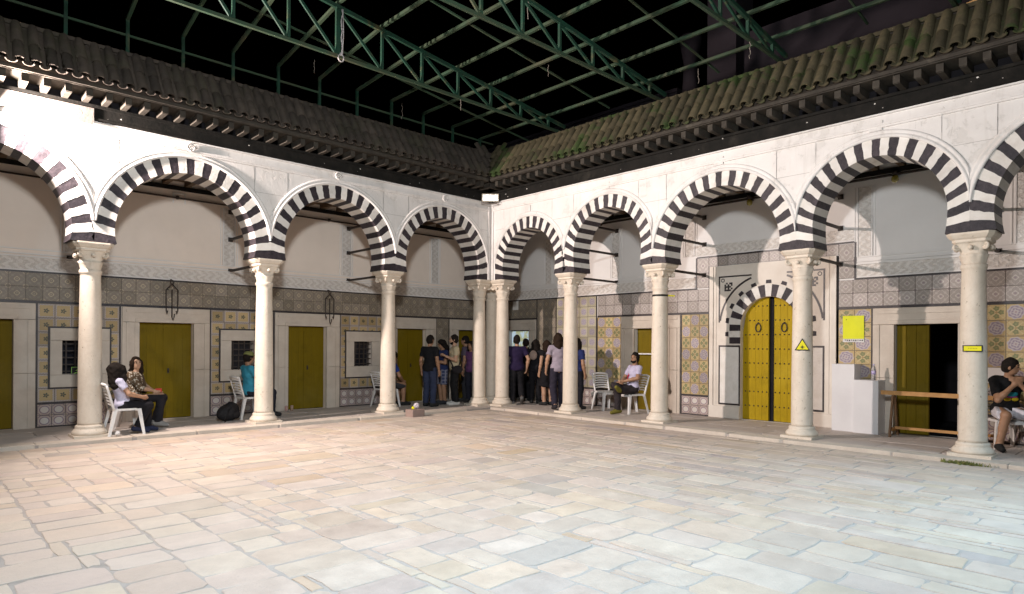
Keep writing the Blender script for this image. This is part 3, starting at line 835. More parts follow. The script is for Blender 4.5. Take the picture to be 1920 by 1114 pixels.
def stucco_bands(side, D, parent, spans, lo=2.815, vs=()):
    for (a, b) in spans:
        m = MB(side); m.box(a, b, D - .012, D + .002, lo + .02, 3.05); m.build('carved_frieze', MAT['stucco'], parent, weld=False)
        m = MB(side)
        for z0, z1, p in ((lo, lo + .022, .03), (3.05, 3.075, .035), (3.10, 3.125, .022), (3.18, 3.20, .016)): m.box(a, b, D - p, D + .002, z0, z1)
        m.build('frieze_moulding', MAT['plaster_smooth'], parent, weld=False)
    for (u, z0, z1) in vs:
        m = MB(side); m.box(u - .10, u + .10, D - .012, D + .002, z0, z1); m.build('carved_strip', MAT['stucco'], parent, weld=False)
        m = MB(side)
        for s in (-1, 1): m.box(u + s * .12 - .012, u + s * .12 + .012, D - .024, D + .002, z0, z1); m.box(u + s * .17 - .008, u + s * .17 + .008, D - .014, D + .002, z0, z1)
        m.build('strip_moulding', MAT['plaster_smooth'], parent, weld=False)

# ---------------- left wall
lw = thing('gallery_back_wall', 'left gallery wall with yellow tiles, marble-framed olive doors and barred windows', 'wall')
side, D = 'L', DL
doorsL = [(-10.47, -8.89, -10.17, -9.20), (-7.56, -5.97, -7.27, -6.28), (-4.59, -3.01, -4.29, -3.35), (-1.71, -.16, -1.40, -.49), (.31, 1.86, .60, 1.56)]
winsL = [(-8.68, -7.76, .76, 1.82, -8.50, -7.94, .98, 1.60), (-5.75, -4.83, .77, 1.84, -5.53, -5.05, 1.0, 1.62), (-2.83, -1.88, .76, 1.86, -2.62, -2.13, 1.02, 1.62)]
holes = [(d[2], d[3], FZ, 1.97) for d in doorsL] + [(w_[4], w_[5], w_[6], w_[7]) for w_ in winsL]
wall_holes('L', D, -13.2, DR + .3, 0, 5.0, holes, .2).build('wall_plaster', MAT['plaster_warm'], lw, weld=False)
for f0, f1, o0, o1 in doorsL:
    door_frame('L', D, lw, f0, f1, o0, o1, 2.25, 1.96); leaf_door('L', D, lw, o0, o1, 1.96)
panL = [(-8.86, -7.60), (-5.94, -4.62), (-2.98, -1.74)]
for (a, b), w_ in zip(panL, winsL):
    tiles('L', D, lw, a, b, .50, 2.25, 5, 7, 't_yellow', [(w_[0], w_[1], w_[2], w_[3])])
    tiles('L', D, lw, a, b, .075, .465, 6, 2, 't_rings')
    for u in (a - .027, b): strip('L', D, lw, u, u + .027, FZ, 2.252)
    strip('L', D, lw, a, b, .466, .499); strip('L', D, lw, a, b, FZ, .074)
    window('L', D, lw, *w_)
tiles('L', D, lw, -11.96, 1.95, 2.295, 2.785, 57, 2, 't_grey')
tiles('L', D, lw, -.13, .28, .075, 2.25, 2, 9, 't_grey')
for u in (-.157, .281): strip('L', D, lw, u, u + .026, FZ, 2.252)
strip('L', D, lw, -11.96, 1.95, 2.254, 2.294); strip('L', D, lw, -11.96, 1.95, 2.786, 2.814)
stucco_bands('L', D, lw, [(-12, 1.95)], vs=[(u, 3.2, 4.4) for u in (-8.36, -5.58, -2.83, -.19)])
m = MB('L'); m.tube([(-12, D - .05, 4.47), (.4, D - .05, 4.45)], .017, 8); 
for u in np.arange(-11, 0, 1.1): m.box(u - .02, u + .02, D - .07, D - .002, 4.44, 4.50)
m.build('conduit_pipe', MAT['iron'], lw)
m = MB('L')
for a, b, c, d in ((-6.68, -6.66, 4.36, 4.56), (-6.46, -6.44, 4.36, 4.56), (-6.68, -6.44, 4.55, 4.57)): m.box(a, b, D - .02, D + .002, c, d)
m.build('vent_moulding', MAT['plaster_smooth'], lw, weld=False)

# ---------------- right wall
rw = thing('gallery_back_wall', 'right gallery wall with green and purple tiles round a studded arched portal', 'wall')
side, D = 'R', DR
PC, PR, PZ = -6.16, .59, 1.97           # portal centre, arch radius, arch centre height
doorsR = [(-4.15, -2.54, -3.81, -2.91), (-9.68, -8.06, -9.34, -8.40), (.32, 1.72, .56, 1.42)]
holes = [(d[2], d[3], FZ, 1.97) for d in doorsR] + [(PC - PR - .02, PC + PR + .02, FZ, 2.62)]
wall_holes('R', D, -13.5, DL - .002, 0, 5.0, holes, .2).build('wall_plaster', MAT['plaster_smooth'], rw, weld=False)
for k, (f0, f1, o0, o1) in enumerate(doorsR):
    door_frame('R', D, rw, f0, f1, o0, o1, 2.25, 1.96)
    if k == 0:
        dr = leaf_door('R', D, rw, o0, o1, 1.96)
leaf = MB('R'); leaf.box(-8.86, -8.41, D + .10, D + .14, FZ + .01, 1.95)
for k in range(3): leaf.bbox(-8.86 + k * .15 + .002, -8.86 + (k + 1) * .15 - .002, D + .085, D + .10, FZ + .01, 1.95, .004)
lf = leaf.build('door_leaf', MAT['door'], rw, weld=False)
m = MB('R'); m.box(-8.90, -8.862, D + .07, D + .14, FZ + .01, 1.95); m.build('door_edge_batten', MAT['door'], lf, weld=False)
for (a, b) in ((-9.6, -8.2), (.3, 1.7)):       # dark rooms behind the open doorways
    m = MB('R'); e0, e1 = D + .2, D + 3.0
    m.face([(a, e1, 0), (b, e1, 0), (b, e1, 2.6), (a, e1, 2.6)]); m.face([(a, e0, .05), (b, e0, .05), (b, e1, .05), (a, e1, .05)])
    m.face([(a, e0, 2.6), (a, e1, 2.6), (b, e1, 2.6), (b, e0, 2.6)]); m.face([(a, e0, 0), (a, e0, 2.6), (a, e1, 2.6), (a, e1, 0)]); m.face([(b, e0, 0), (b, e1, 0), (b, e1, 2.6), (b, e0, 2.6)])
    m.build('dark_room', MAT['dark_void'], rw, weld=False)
def panel(a, b, z0, z1, nu, nz, pat, dado=True):
    lo, hi = min(a, b), max(a, b)
    tiles('R', D, rw, lo, hi, z0, z1, nu, nz, pat)
    if dado: tiles('R', D, rw, lo, hi, .075, .465, max(2, round((hi - lo) / .2)), 2, 't_rings'); strip('R', D, rw, lo, hi, .466, z0 - .001); strip('R', D, rw, lo, hi, FZ, .074)
    for u in (lo - .026, hi): strip('R', D, rw, u, u + .026, FZ, z1)
panel(-1.75, -.42, .50, 2.785, 5, 9, 't_lilac')
panel(-.39, .29, .50, 2.785, 3, 9, 't_grey')
panel(-2.51, -1.80, .50, 2.25, 3, 7, ('t_rosette', 't_green'))
panel(-4.83, -4.18, .50, 2.25, 3, 7, ('t_green', 't_rosette'))
panel(-8.03, -7.47, .50, 2.25, 2, 7, ('t_rosette', 't_green'))
panel(-11.2, -9.72, .50, 2.25, 6, 7, ('t_rosette', 't_green'))
tiles('R', D, rw, -4.83, -1.80, 2.295, 2.785, 12, 2, 't_grey_r'); tiles('R', D, rw, -4.83, -4.55, 2.815, 3.45, 1, 2, 't_grey_r')
tiles('R', D, rw, -7.74, -7.47, 2.815, 3.45, 1, 2, 't_grey_r'); tiles('R', D, rw, -11.2, -7.47, 2.295, 2.785, 15, 2, 't_grey_r')
tiles('R', D, rw, -7.47, -4.83, 3.26, 3.46, 12, 1, 't_grey_r')
tiles('R', D, rw, .32, 1.98, 2.295, 2.785, 7, 2, 't_grey'); strip('R', D, rw, .32, 1.98, 2.254, 2.294); tiles('R', D, rw, 1.74, 1.98, .075, 2.25, 1, 9, 't_grey')
strip('R', D, rw, -4.83, -1.80, 2.254, 2.294); strip('R', D, rw, -11.2, -7.47, 2.254, 2.294)
strip('R', D, rw, -4.55, 1.98, 2.786, 2.814); strip('R', D, rw, -11.2, -7.74, 2.786, 2.814)
strip('R', D, rw, -4.55, -4.52, 2.815, 3.47); strip('R', D, rw, -7.77, -7.74, 2.815, 3.47); strip('R', D, rw, -7.74, -4.55, 3.461, 3.49); strip('R', D, rw, -4.858, -4.831, FZ, 3.25); strip('R', D, rw, -7.469, -7.443, FZ, 3.25)
stucco_bands('R', D, rw, [(-4.50, 1.9), (-11.5, -7.78)], vs=[(-4.36, 3.52, 4.4), (-7.91, 3.2, 4.45), (-2.35, 3.2, 4.4), (-10.2, 3.2, 4.4), (-.12, 3.2, 4.4)])
m = MB('R'); m.box(-7.74, -4.5, D - .012, D + .002, 3.52, 3.72); m.build('carved_frieze', MAT['stucco'], rw, weld=False)
m = MB('R'); m.tube([(-12, D - .06, 4.58), (-.5, D - .06, 4.55)], .022, 8)
for u in np.arange(-11, 0, 1.3): m.box(u - .02, u + .02, D - .08, D - .002, 4.52, 4.60)
m.build('conduit_pipe', MAT['iron'], rw)
# portal: marble surround, striped arch, black inlay
m = MB('R')
A = [(PC - 1.30, FZ), (PC - PR, FZ), (PC - PR, PZ)] + [(PC - PR * math.cos(a), PZ + PR * math.sin(a)) for a in np.linspace(0, math.pi / 2, 14)[1:]]
ptl = None
for s in (-1, 1):
    poly = [(PC + s * (u - PC), z) for u, z in A] + [(PC, 3.25), (PC + s * -1 * 1.30, 3.25)]
    if s < 0: poly = poly
    q = MB('R')
    # front as strips between arch and outer edge
    for (a0, a1) in zip(np.linspace(0, math.pi / 2, 15), np.linspace(0, math.pi / 2, 15)[1:]):
        p0 = (PC + s * PR * math.cos(a0), PZ + PR * math.sin(a0)); p1 = (PC + s * PR * math.cos(a1), PZ + PR * math.sin(a1))
        def edge(a):
            dx, dz = math.cos(a), math.sin(a); k = min(1.28 / dx if dx > 1e-6 else 99, (3.25 - PZ) / dz if dz > 1e-6 else 99); return (PC + s * dx * k, PZ + dz * k)
        e0, e1 = edge(a0), edge(a1)
        q.face([(p[0], D - .04, p[1]) for p in (p0, e0, e1, p1)])
        if abs(e0[0] - e1[0]) > 1e-4 and abs(e0[1] - e1[1]) > 1e-4: q.face([(e0[0], D - .04, e0[1]), (PC + s * 1.28, D - .04, 3.25), (e1[0], D - .04, e1[1])])
        q.face([(p0[0], D - .04, p0[1]), (p1[0], D - .04, p1[1]), (p1[0], D + .12, p1[1]), (p0[0], D + .12, p0[1])])
    a, b = sorted((PC + s * PR, PC + s * 1.28))
    q.face([(a, D - .04, FZ), (b, D - .04, FZ), (b, D - .04, PZ), (a, D - .04, PZ)])
    i_ = PC + s * PR; o_ = PC + s * 1.28
    q.face([(i_, D - .04, FZ), (i_, D - .04, PZ), (i_, D + .12, PZ), (i_, D + .12, FZ)]); q.face([(o_, D - .04, FZ), (o_, D - .04, 3.25), (o_, D, 3.25), (o_, D, FZ)])
    q.face([(PC, D - .04, 3.25), (o_, D - .04, 3.25), (o_, D, 3.25), (PC, D, 3.25)])
    o = q.build('portal_surround', MAT['portal_marble'], rw, weld=False)
    if ptl is None: ptl = o
    # side mouldings, base block and inlaid lower panel
    e = MB('R')
    for a, b, p in ((1.20, 1.285, .065), (1.13, 1.16, .05)): x0, x1 = sorted((PC + s * a, PC + s * b)); e.box(x0, x1, D - p, D - .0405, .30, 3.24)
    e.build('side_moulding', MAT['portal_marble'], o, weld=False)
    e = MB('R'); x0, x1 = sorted((PC + s * (PR + .003), PC + s * 1.29)); e.bbox(x0, x1, D - .085, D - .0405, FZ, .31, .01); e.build('base_block', MAT['portal_marble'], o, weld=False)
    x0, x1 = sorted((PC + s * (PR + .005), PC + s * 1.075))
    for (a, b, c, d) in ((x0, x1, 1.545, 1.58), (x0, x1, .335, .37), (x0, x0 + .03, .37, 1.545), (x1 - .03, x1, .37, 1.545)):
        e = MB('R'); e.box(a, b, D - .046, D - .038, c, d); e.build('black_inlay', MAT['line_black'], o, weld=False)
    e = MB('R'); e.bbox(x0 + .03, x1 - .03, D - .0455, D - .038, .37, 1.545, .004); e.build('white_panel', MAT['white_paint'], o, weld=False)
    # spandrel outline: vertical line, top line and a big arc
    for (a, b, c, d) in (((1.05), 1.08, 2.06, 3.03),):
        x0, x1 = sorted((PC + s * a, PC + s * b)); e = MB('R'); e.box(x0, x1, D - .046, D - .038, c, d); e.build('black_inlay', MAT['line_black'], o, weld=False)
    x0, x1 = sorted((PC + s * .36, PC + s * 1.0495)); e = MB('R'); e.box(x0, x1, D - .046, D - .038, 3.0, 3.03); e.build('black_inlay', MAT['line_black'], o, weld=False)
    e = MB('R'); N = 16
    for k in range(N):
        a0, a1 = (.12 + (1.22 - .12) * k / N), (.12 + (1.22 - .12) * (k + 1) / N)
        P_ = [(PC + s * r * math.cos(a), PZ + r * math.sin(a)) for r, a in ((1.03, a0), (1.07, a0), (1.07, a1), (1.03, a1))]
        e.face([(u, D - .0445, z) for u, z in P_])
    e.build('inlay_arc', MAT['line_black'], o, weld=False)
    e = MB('R'); kx, kz, t = PC + s * .86, 2.80, .036            # knot motif
    for (i, j) in [(i, j) for i in range(5) for j in range(5) if (i % 2 == 0 or j % 2 == 0) and (i, j) not in ((0, 0), (4, 4), (0, 2), (2, 4))]:
        e.box(kx + (i - 2) * t - t / 2 + .001, kx + (i - 2) * t + t / 2 - .001, D - .0462, D - .038, kz + (j - 2) * t - t / 2 + .001, kz + (j - 2) * t + t / 2 - .001)
    kn = e.build('knot_inlay', MAT['line_black'], o, weld=False); kn['kind'] = 'stuff'
    e = MB('R'); rk = .035; cx, cz = PC + s * .985, 2.94
    for k in range(10):
        a0, a1 = 2 * math.pi * k / 10, 2 * math.pi * (k + 1) / 10
        e.face([(cx + r * math.cos(a), D - .0448, cz + r * math.sin(a)) for r, a in ((rk - .008, a0), (rk + .008, a0), (rk + .008, a1), (rk - .008, a1))])
    e.build('ring_inlay', MAT['line_black'], o, weld=False)
NV = 23
for k in range(NV):
    lo_, hi_ = -.48, math.pi + .48; a0 = lo_ + (hi_ - lo_) * k / NV; a1 = lo_ + (hi_ - lo_) * (k + 1) / NV
    def pt(r, a):
        if a < 0: return (PC + r, PZ + a * PR * 1.25)
        if a > math.pi: return (PC - r, PZ - (a - math.pi) * PR * 1.25)
        return (PC + r * math.cos(a), PZ + r * math.sin(a))
    bl = k % 2 == 0; poly = [pt(PR + .002, a0), pt(PR + .24, a0), pt(PR + .24, (a0 + a1) / 2), pt(PR + .24, a1), pt(PR + .002, a1), pt(PR + .002, (a0 + a1) / 2)]
    e = MB('R'); e.prism(poly, D - (.052 if bl else .056), D - .041); e.build('voussoir', MAT['black_stripe' if bl else 'white_paint'], ptl, weld=False)
    if not bl:
        am = (a0 + a1) / 2; h_ = (a1 - a0) * .38; poly = [pt(PR + .265, am - h_), pt(PR + .335, am - h_ * .8), pt(PR + .335, am + h_ * .8), pt(PR + .265, am + h_)]
        e = MB('R'); e.prism(poly, D - .047, D - .0405); e.build('black_inlay', MAT['black_stripe'], ptl, weld=False)
# the portal's studded leaves
door = MB('R'); door.box(PC - PR, PC + PR, D + .13, D + .15, FZ, 2.6); dr = door.build('door', MAT['dark_void'], rw, weld=False)
for s in (-1, 1):
    for k in range(4):
        a, b = .045 + .137 * k + .002, .045 + .137 * (k + 1) - .002
        def top(x): return PZ + math.sqrt(max(0, (PR - .002) ** 2 - x * x)) if x < PR - .002 else PZ - .1
        poly = [(PC + s * a, FZ + .01), (PC + s * b, FZ + .01), (PC + s * b, top(b)), (PC + s * (a + b) / 2, top((a + b) / 2)), (PC + s * a, top(a))]
        e = MB('R'); e.prism(poly if s > 0 else poly[::-1], D + .072 + (.03 if s < 0 else 0), D + .13); e.build('door_plank', MAT['door_portal'], dr, weld=False)
    st = MB('R')
    for z in np.arange(.35, 2.45, .29):
        for x in (.08, .17, .26, .35, .44, .53):
            if z < PZ or math.hypot(x, z - PZ) < PR - .05: st.sphere((PC + s * x, D + .07 + (.03 if s < 0 else 0), z), .016, 6, 4)
    st.build('door_studs', MAT['iron'], dr)['kind'] = 'stuff'
    e = MB('R'); e.tube([(PC + s * .26 + .055 * math.sin(a), D + .055 + (.03 if s < 0 else 0), 1.93 + .075 * math.cos(a) * (1 if math.cos(a) < 0 else 1.35)) for a in np.linspace(0, 2 * math.pi, 15)], .011, 6)
    e.sphere((PC + s * .26, D + .06 + (.03 if s < 0 else 0), 2.03), .022, 8, 5); e.build('door_knocker', MAT['iron'], dr)
e = MB('R'); e.box(PC - .05, PC + .0, D + .09, D + .132, FZ + .01, 2.52); e.build('meeting_stile', MAT['dark_void'], dr, weld=False)

# ================================================================== FLOODLIGHTS
def make_floodlight(label, loc, aim, lit=None, rz_up=True):
    t = thing('floodlight', label, 'floodlight', loc, 0, 'floodlights under the eaves')
    d = (Vector(aim) - Vector(loc)).normalized(); q = d.to_track_quat('Y', 'Z'); t.rotation_mode = 'QUATERNION'; t.rotation_quaternion = q
    m = MB(); m.box(-.22, .22, -.13, -.015, -.10, .10); m.lathe([(.05, -.1), (.05, .1)], 8, (0, -.14, 0)); m.build('housing', MAT['iron'], t, weld=False)
    m = MB(); m.box(-.24, .24, -.02, .0, .085, .11); m.box(-.24, .24, -.02, .0, -.11, -.085); m.box(-.24, -.215, -.02, .0, -.0849, .0849); m.box(.215, .24, -.02, .0, -.0849, .0849); m.build('bezel', MAT['bezel_ivory'], t, weld=False)
    m = MB(); m.face([(-.215, -.012, -.085), (-.215, -.012, .085), (.215, -.012, .085), (.215, -.012, -.085)]); m.build('glass', MAT['lamp_glass'], t, weld=False)
    m = MB(); m.tube([(-.25, -.06, 0), (-.25, -.06, -.17), (.25, -.06, -.17), (.25, -.06, 0)], .013, 6); m.build('bracket', MAT['iron'], t)
    if lit:
        ld = bpy.data.lights.new('lamp', 'AREA'); ld.shape = 'RECTANGLE'; ld.size, ld.size_y = lit['size']; ld.energy = lit['power']; ld.color = lit['colour']; ld.spread = math.radians(lit.get('spread', 155))
        lo = bpy.data.objects.new('lamp', ld); link(lo)
        lo.matrix_world = Matrix.Translation(Vector(loc) + d * .03) @ d.to_track_quat('-Z', 'Z').to_matrix().to_4x4()
    return t
MAT['bezel_ivory'] = simple('bezel_ivory', (.42, .37, .29), (.34, .30, .23), 8, .5)
MAT['lamp_glass'], _nt, _b = newmat('lamp_glass', .2, .5); setcol(_nt, _b, (.42, .38, .30))
make_floodlight('lit floodlight on the left arcade just outside the view', LAMP_KEY['loc'], LAMP_KEY['aim'], LAMP_KEY)
make_floodlight('lit floodlight hung from the canopy above the viewer', LAMP_NEAR['loc'], LAMP_NEAR['aim'], LAMP_NEAR)
make_floodlight('added bluish fill lamp above the viewer, tinting the near paving', FILL_FLOOR['loc'], FILL_FLOOR['aim'], FILL_FLOOR)
make_floodlight('added unseen fill lamp under the right eave, brightening the paving', FILL_SIDE['loc'], FILL_SIDE['aim'], FILL_SIDE)
m = MB(); m.tube([(-9.9, -10.52, 4.95), (-9.9, -10.4, 5.7), (-9.9, -9.85, 6.31)], .012, 6); tag(m.build('lamp_cable', MAT['iron']), 'cable holding the floodlight above the viewer', 'cable')
make_floodlight('unlit white floodlight mounted in the corner under the eaves', (-.26, -.26, 5.12), (-2.6, -2.8, 4.75)).scale = (.85, .85, .85)

# ================================================================== STEEL CANOPY
def ztop(X): return 6.529 + .118 * (-.335 - X)
PX = [-.335 - .845 * k for k in range(0, 13)]
BOT = 6.315
for Y, lab in ((-2.24, 'green steel roof truss nearest the far corner'), (-4.87, 'green steel roof truss in the middle, ending above the portal arcade'), (-7.24, 'green steel roof truss at upper right'), (-9.7, 'green steel roof truss cut by the top right edge')):
    t = thing('roof_truss', lab, 'truss', (0, Y, 0), 0, 'green steel canopy trusses')
    m = MB(); m.obox((.2, 0, ztop(.2)), (-11, 0, ztop(-11)), .05, .065); m.build('top_chord', MAT['green_steel'], t, weld=False)
    m = MB(); m.obox((.2, 0, BOT), (-11, 0, BOT), .05, .05); m.build('bottom_chord', MAT['steel_rail'], t, weld=False)
    m = MB(); m.box(.06, .24, -.09, .09, 6.11, BOT - .031); m.build('bearing_block', MAT['green_steel'], t, weld=False)
    for k, X in enumerate(PX):
        wd = .08 if k in (6,) else .042
        m = MB(); m.obox((X, 0, BOT + .03), (X, 0, ztop(X) - .04), wd, .045, (0, 1, 0)); m.build('vertical_strut', MAT['green_steel'], t, weld=False)
        if k: m = MB(); m.obox((X + .03, 0, ztop(X) - .05), (PX[k - 1] - .03, 0, BOT + .035), .045, .03, (0, 1, 0)); m.build('diagonal_strut', MAT['green_steel'], t, weld=False)
pf = thing('canopy_frame', 'rusty green steel purlins and posts of the court canopy', 'canopy')
YE = .06
for X in PX + [PX[-1] - .845]:
    z = ztop(X) + .065; ze = min(z, 6.86)
    m = MB(); m.obox((X, -2.24, z), (X, -15, z), .05, .05); m.obox((X, YE, ze), (X, -2.24, z), .05, .05); m.build('purlin', MAT['steel_rail'], pf, weld=False)
    m = MB(); m.obox((X, YE, 6.13), (X, YE, ze + .02), .05, .05, (0, 1, 0)); m.build('post', MAT['green_steel'], pf, weld=False)
for Y, dz in ((-1.1, -.06), (-3.5, .1), (-6.0, .1), (-8.5, .1)):
    m = MB(); m.obox((.2, Y, ztop(.2) + dz), (-12, Y, ztop(-12) + dz), .03, .03); m.build('roof_rail', MAT['steel_rail'], pf, weld=False)
m = MB(); m.obox((.1, YE, 6.55), (-12, YE, 6.62), .03, .035); m.build('edge_rail', MAT['steel_rail'], pf, weld=False)
# ropes and cords hanging from the canopy
ROPES = [((-5.35, -2.27, 7.1), .75, 'pale knotted rope hanging from the truss at upper left', True), ((-5.0, -.6, 6.9), .26, 'short cord hanging near the left eave tiles', False), ((-2.87, -.35, 6.7), .34, 'thin cord hanging over the left roof', False),
         ((-2.8, -2.24, 6.3), .22, 'frayed twine hanging from the far truss', False), ((-1.95, -3.75, 6.75), .22, 'twine tied to a purlin in the middle of the canopy', False), ((-3.6, -4.87, 6.95), .34, 'pale cord hanging at top centre', False), ((-1.1, -7.24, 6.36), .34, 'white cord hanging from the truss at upper right', False), ((-.34, -5.9, 6.5), .26, 'thin cord hanging above the mossy eave', False)]
for (x, y, z), L, lab, knot in ROPES:
    rd = random.Random(lab); pts = [(x, y, z)]
    for k in range(1, 9): pts.append((x + rd.uniform(-.012, .012), y + rd.uniform(-.012, .012), z - L * k / 8))
    m = MB(); m.tube(pts, .006 if not knot else .010, 5)
    if knot:
        e = pts[-1]; m.tube([(e[0] + .05 * math.sin(a), e[1], e[2] - .06 + .06 * math.cos(a)) for a in np.linspace(0, 5.6, 10)], .011, 5); m.sphere((e[0], e[1], e[2]), .028, 6, 4)
        m.tube([(x + .02, y, z), (x + .035, y + .01, z - L * .5), (x + .01, y, z - L)], .010, 5)
    tag(m.build('hanging_rope', MAT['rope' if knot else 'cord']), lab, 'rope', 'cords hanging from the canopy')

# ================================================================== DARK BUILDINGS BEHIND
def block(name, lab, cat, boxes, group=None, mat='night_wall'):
    t = thing(name, lab, cat, group=group)
    for nm, b in boxes:
        m = MB(); m.box(*b); m.build(nm, MAT[mat], t, weld=False)
    return t
block('upper_building', 'dim parapet wall behind the left tiled roof', 'building', [('wall', (-12, -2.6, 4.2, 7, 0, 7.75)), ('coping', (-12, -2.55, 4.12, 4.5, 7.752, 7.85))], 'dark buildings behind the court')
block('upper_building', 'dim low stepped building behind the far corner roof', 'building', [('wall', (5.0, 9, -2.1, 6.0, 0, 8.6)), ('annex', (4.61, 4.99, -2.0, 2.4, 0, 7.9)), ('coping', (4.94, 9.1, -2.15, 6.1, 8.603, 8.7))], 'dark buildings behind the court')
t = block('upper_building', 'dim tall building with a chimney behind the mossy roof', 'building', [('wall', (5.0, 10, -13, -4.05, 0, 9.55)), ('tower', (4.7, 5.6, -4.0, -3.2, 0, 12)), ('rear_block', (6.5, 10, -13, -7.4, 9.553, 13))], 'dark buildings behind the court')
m = MB(); m.lathe([(.24, 7.9), (.19, 8.9), (.18, 9.25), (.25, 9.6), (.30, 9.85), (.30, 9.95), (.24, 9.96)], 16, (4.95, -2.55, 0)); m.build('chimney', MAT['night_wall'], t)

# ================================================================== FURNITURE AND SMALL THINGS
def make_chair():
    root = empty('plastic_chair')
    m = MB(); n = 10                          # seat with a dished, rounded slab (faces +x)
    def seat_pt(i, j, lo):
        x = -.20 + .40 * i / n; y = (-.205 + .41 * j / n) * (1 - .06 * (1 - i / n)); z = .435 - .018 * math.sin(math.pi * j / n) * math.sin(math.pi * i / n) - (.03 * max(0, i / n - .8) / .2) - (.035 if lo else 0)
        return (x, y, z)
    for lo in (0, 1):
        for i in range(n):
            for j in range(n):
                q = [seat_pt(i, j, lo), seat_pt(i + 1, j, lo), seat_pt(i + 1, j + 1, lo), seat_pt(i, j + 1, lo)]; m.face(q if not lo else q[::-1], smooth=True)
    for k in range(n):
        for (a, b) in (((k, 0), (k + 1, 0)), ((n, k), (n, k + 1)), ((k + 1, n), (k, n)), ((0, k + 1), (0, k))):
            m.face([seat_pt(*a, 1), seat_pt(*b, 1), seat_pt(*b, 0), seat_pt(*a, 0)])
    m.build('seat', MAT['white_plastic'], root)
    for sx, sy, x1, y1 in ((1, 1, .235, .245), (1, -1, .235, -.245), (-1, 1, -.27, .235), (-1, -1, -.27, -.235)):
        m = MB(); top = Vector((sx * .175, sy * .185, .425)); bot = Vector((x1, y1, 0))
        ang = []
        for p, w_ in ((top, .036), (top * .5 + bot * .5, .030), (bot, .024)):
            ang.append([(p.x + sx * w_ * a, p.y + sy * w_ * b, p.z) for a, b in ((.7, .7), (-1, .7), (-1, .25), (.1, .1), (.25, -1), (.7, -1))])
        for A, B in zip(ang, ang[1:]):
            for k in range(6): j = (k + 1) % 6; q = [A[k], A[j], B[j], B[k]]; m.face(q if sx * sy < 0 else q[::-1])
        m.face(ang[-1]); m.build('leg', MAT['white_plastic'], root, weld=False)
    # backrest: two uprights, top rail and slats, leaning back
    def bk(y, z): return (-.19 - (z - .42) * .27 - .03 * (1 - (y / .2) ** 2), y * (1 + .1 * (z - .42)), z)
    m = MB()
    for s in (-1, 1): m.tube([bk(s * .195, z) for z in np.linspace(.41, .82, 7)], [.022, .021, .02, .02, .02, .019, .018], 8)
    m.tube([bk(y, .82 + .02 * (1 - (y / .2) ** 2)) for y in np.linspace(-.195, .195, 9)], .024, 8)
    b = m.build('backrest', MAT['white_plastic'], root)
    for k in range(6):
        z = .50 + .053 * k; q = MB(); pts = [bk(y, z + (.02 * (1 - (y / .2) ** 2))) for y in np.linspace(-.19, .19, 7)]
        for A, B in zip(pts, pts[1:]): q.obox(A, B, .006, .030)
        q.build('slat', MAT['white_plastic'], b, weld=False)
    return root
chair0 = make_chair(); CH = [chair0]
def chair(x, y, rz, label, z=FZ):
    c = CH.pop() if CH else copy_tree(chair0)
    c.location = (x, y, z + .003); c.rotation_euler = (0, 0, rz); tag(c, label, 'chair', 'white plastic chairs in the galleries'); return c

# ---- wrought-iron lantern brackets on the left wall
def bracket(x, lab):
    t = thing('lantern_hanger', lab, 'lantern hanger', (x, DL - .14, 2.80), 0, 'iron lantern hangers')
    m = MB(); m.tube([(0, .0, .0), (0, .06, .02), (0, .125, .02)], .010, 6); m.tube([(.035 * math.sin(a), 0, -.03 + .035 * math.cos(a)) for a in np.linspace(0, 6.3, 11)], .008, 6); m.build('hook_ring', MAT['iron'], t)
    m = MB()
    for s in (-1, 1): m.tube([(0, 0, -.07), (s * .11, 0, -.19), (s * .105, 0, -.60), (s * .09, 0, -.66), (s * .075, 0, -.60)], .011, 6)
    m.tube([(-.11, 0, -.19), (.11, 0, -.19)], .007, 6); m.build('side_arm', MAT['iron'], t)
    m = MB(); m.tube([(0, 0, -.19), (0, 0, -.72), (.02, 0, -.78), (.04, 0, -.72), (.045, 0, -.66)], .011, 6); m.build('centre_hook', MAT['iron'], t)
bracket(-6.72, 'wrought-iron lantern hanger above the olive door behind the seated women')
bracket(-3.33, 'wrought-iron lantern hanger above the second olive door from the left')

# ---- plinth boxes, bottles, trestle barrier
def white_box(u, d, w_, dp, h_, lab):
    t = thing('display_plinth', lab, 'plinth', (d, u, FZ), 0, 'white display plinths')
    m = MB(); m.box(-dp / 2, dp / 2, -w_ / 2, w_ / 2, .002, h_ - .012); m.build('body', MAT['white_board'], t, weld=False)
    m = MB(); m.box(-dp / 2 - .004, dp / 2 + .004, -w_ / 2 - .004, w_ / 2 + .004, h_ - .012, h_); m.build('top_board', MAT['white_board'], t, weld=False)
WB1, WB2 = (-7.72, 1.26), (-8.02, 1.14)
white_box(-7.673, 1.79, .378, .34, 1.20, 'taller white box plinth standing beside the portal')
white_box(-8.07, 1.74, .40, .38, .93, 'shorter white box plinth with a water bottle on top')
MAT['bottle'], _nt, _b = newmat('clear_plastic', .08, .5); setcol(_nt, _b, (.85, .88, .95)); _b.inputs['Transmission Weight'].default_value = .85; _b.inputs['IOR'].default_value = 1.25
MAT['purple_label'] = simple('purple_label', (.30, .18, .50), (.62, .60, .70), 40, .5)
def bottle(x, y, z, lab):
    t = thing('water_bottle', lab, 'bottle', (x, y, z), 0)
    m = MB(); m.lathe([(.03, .0), (.035, .01), (.035, .15), (.034, .19), (.022, .235), (.014, .25), (.014, .262)], 14); m.build('bottle_body', MAT['bottle'], t)
    m = MB(); m.lathe([(.0365, .10), (.0365, .165)], 14); m.build('paper_label', MAT['purple_label'], t)
    m = MB(); m.lathe([(.016, .255), (.016, .28)], 10); m.build('bottle_cap', MAT['purple_label'], t)
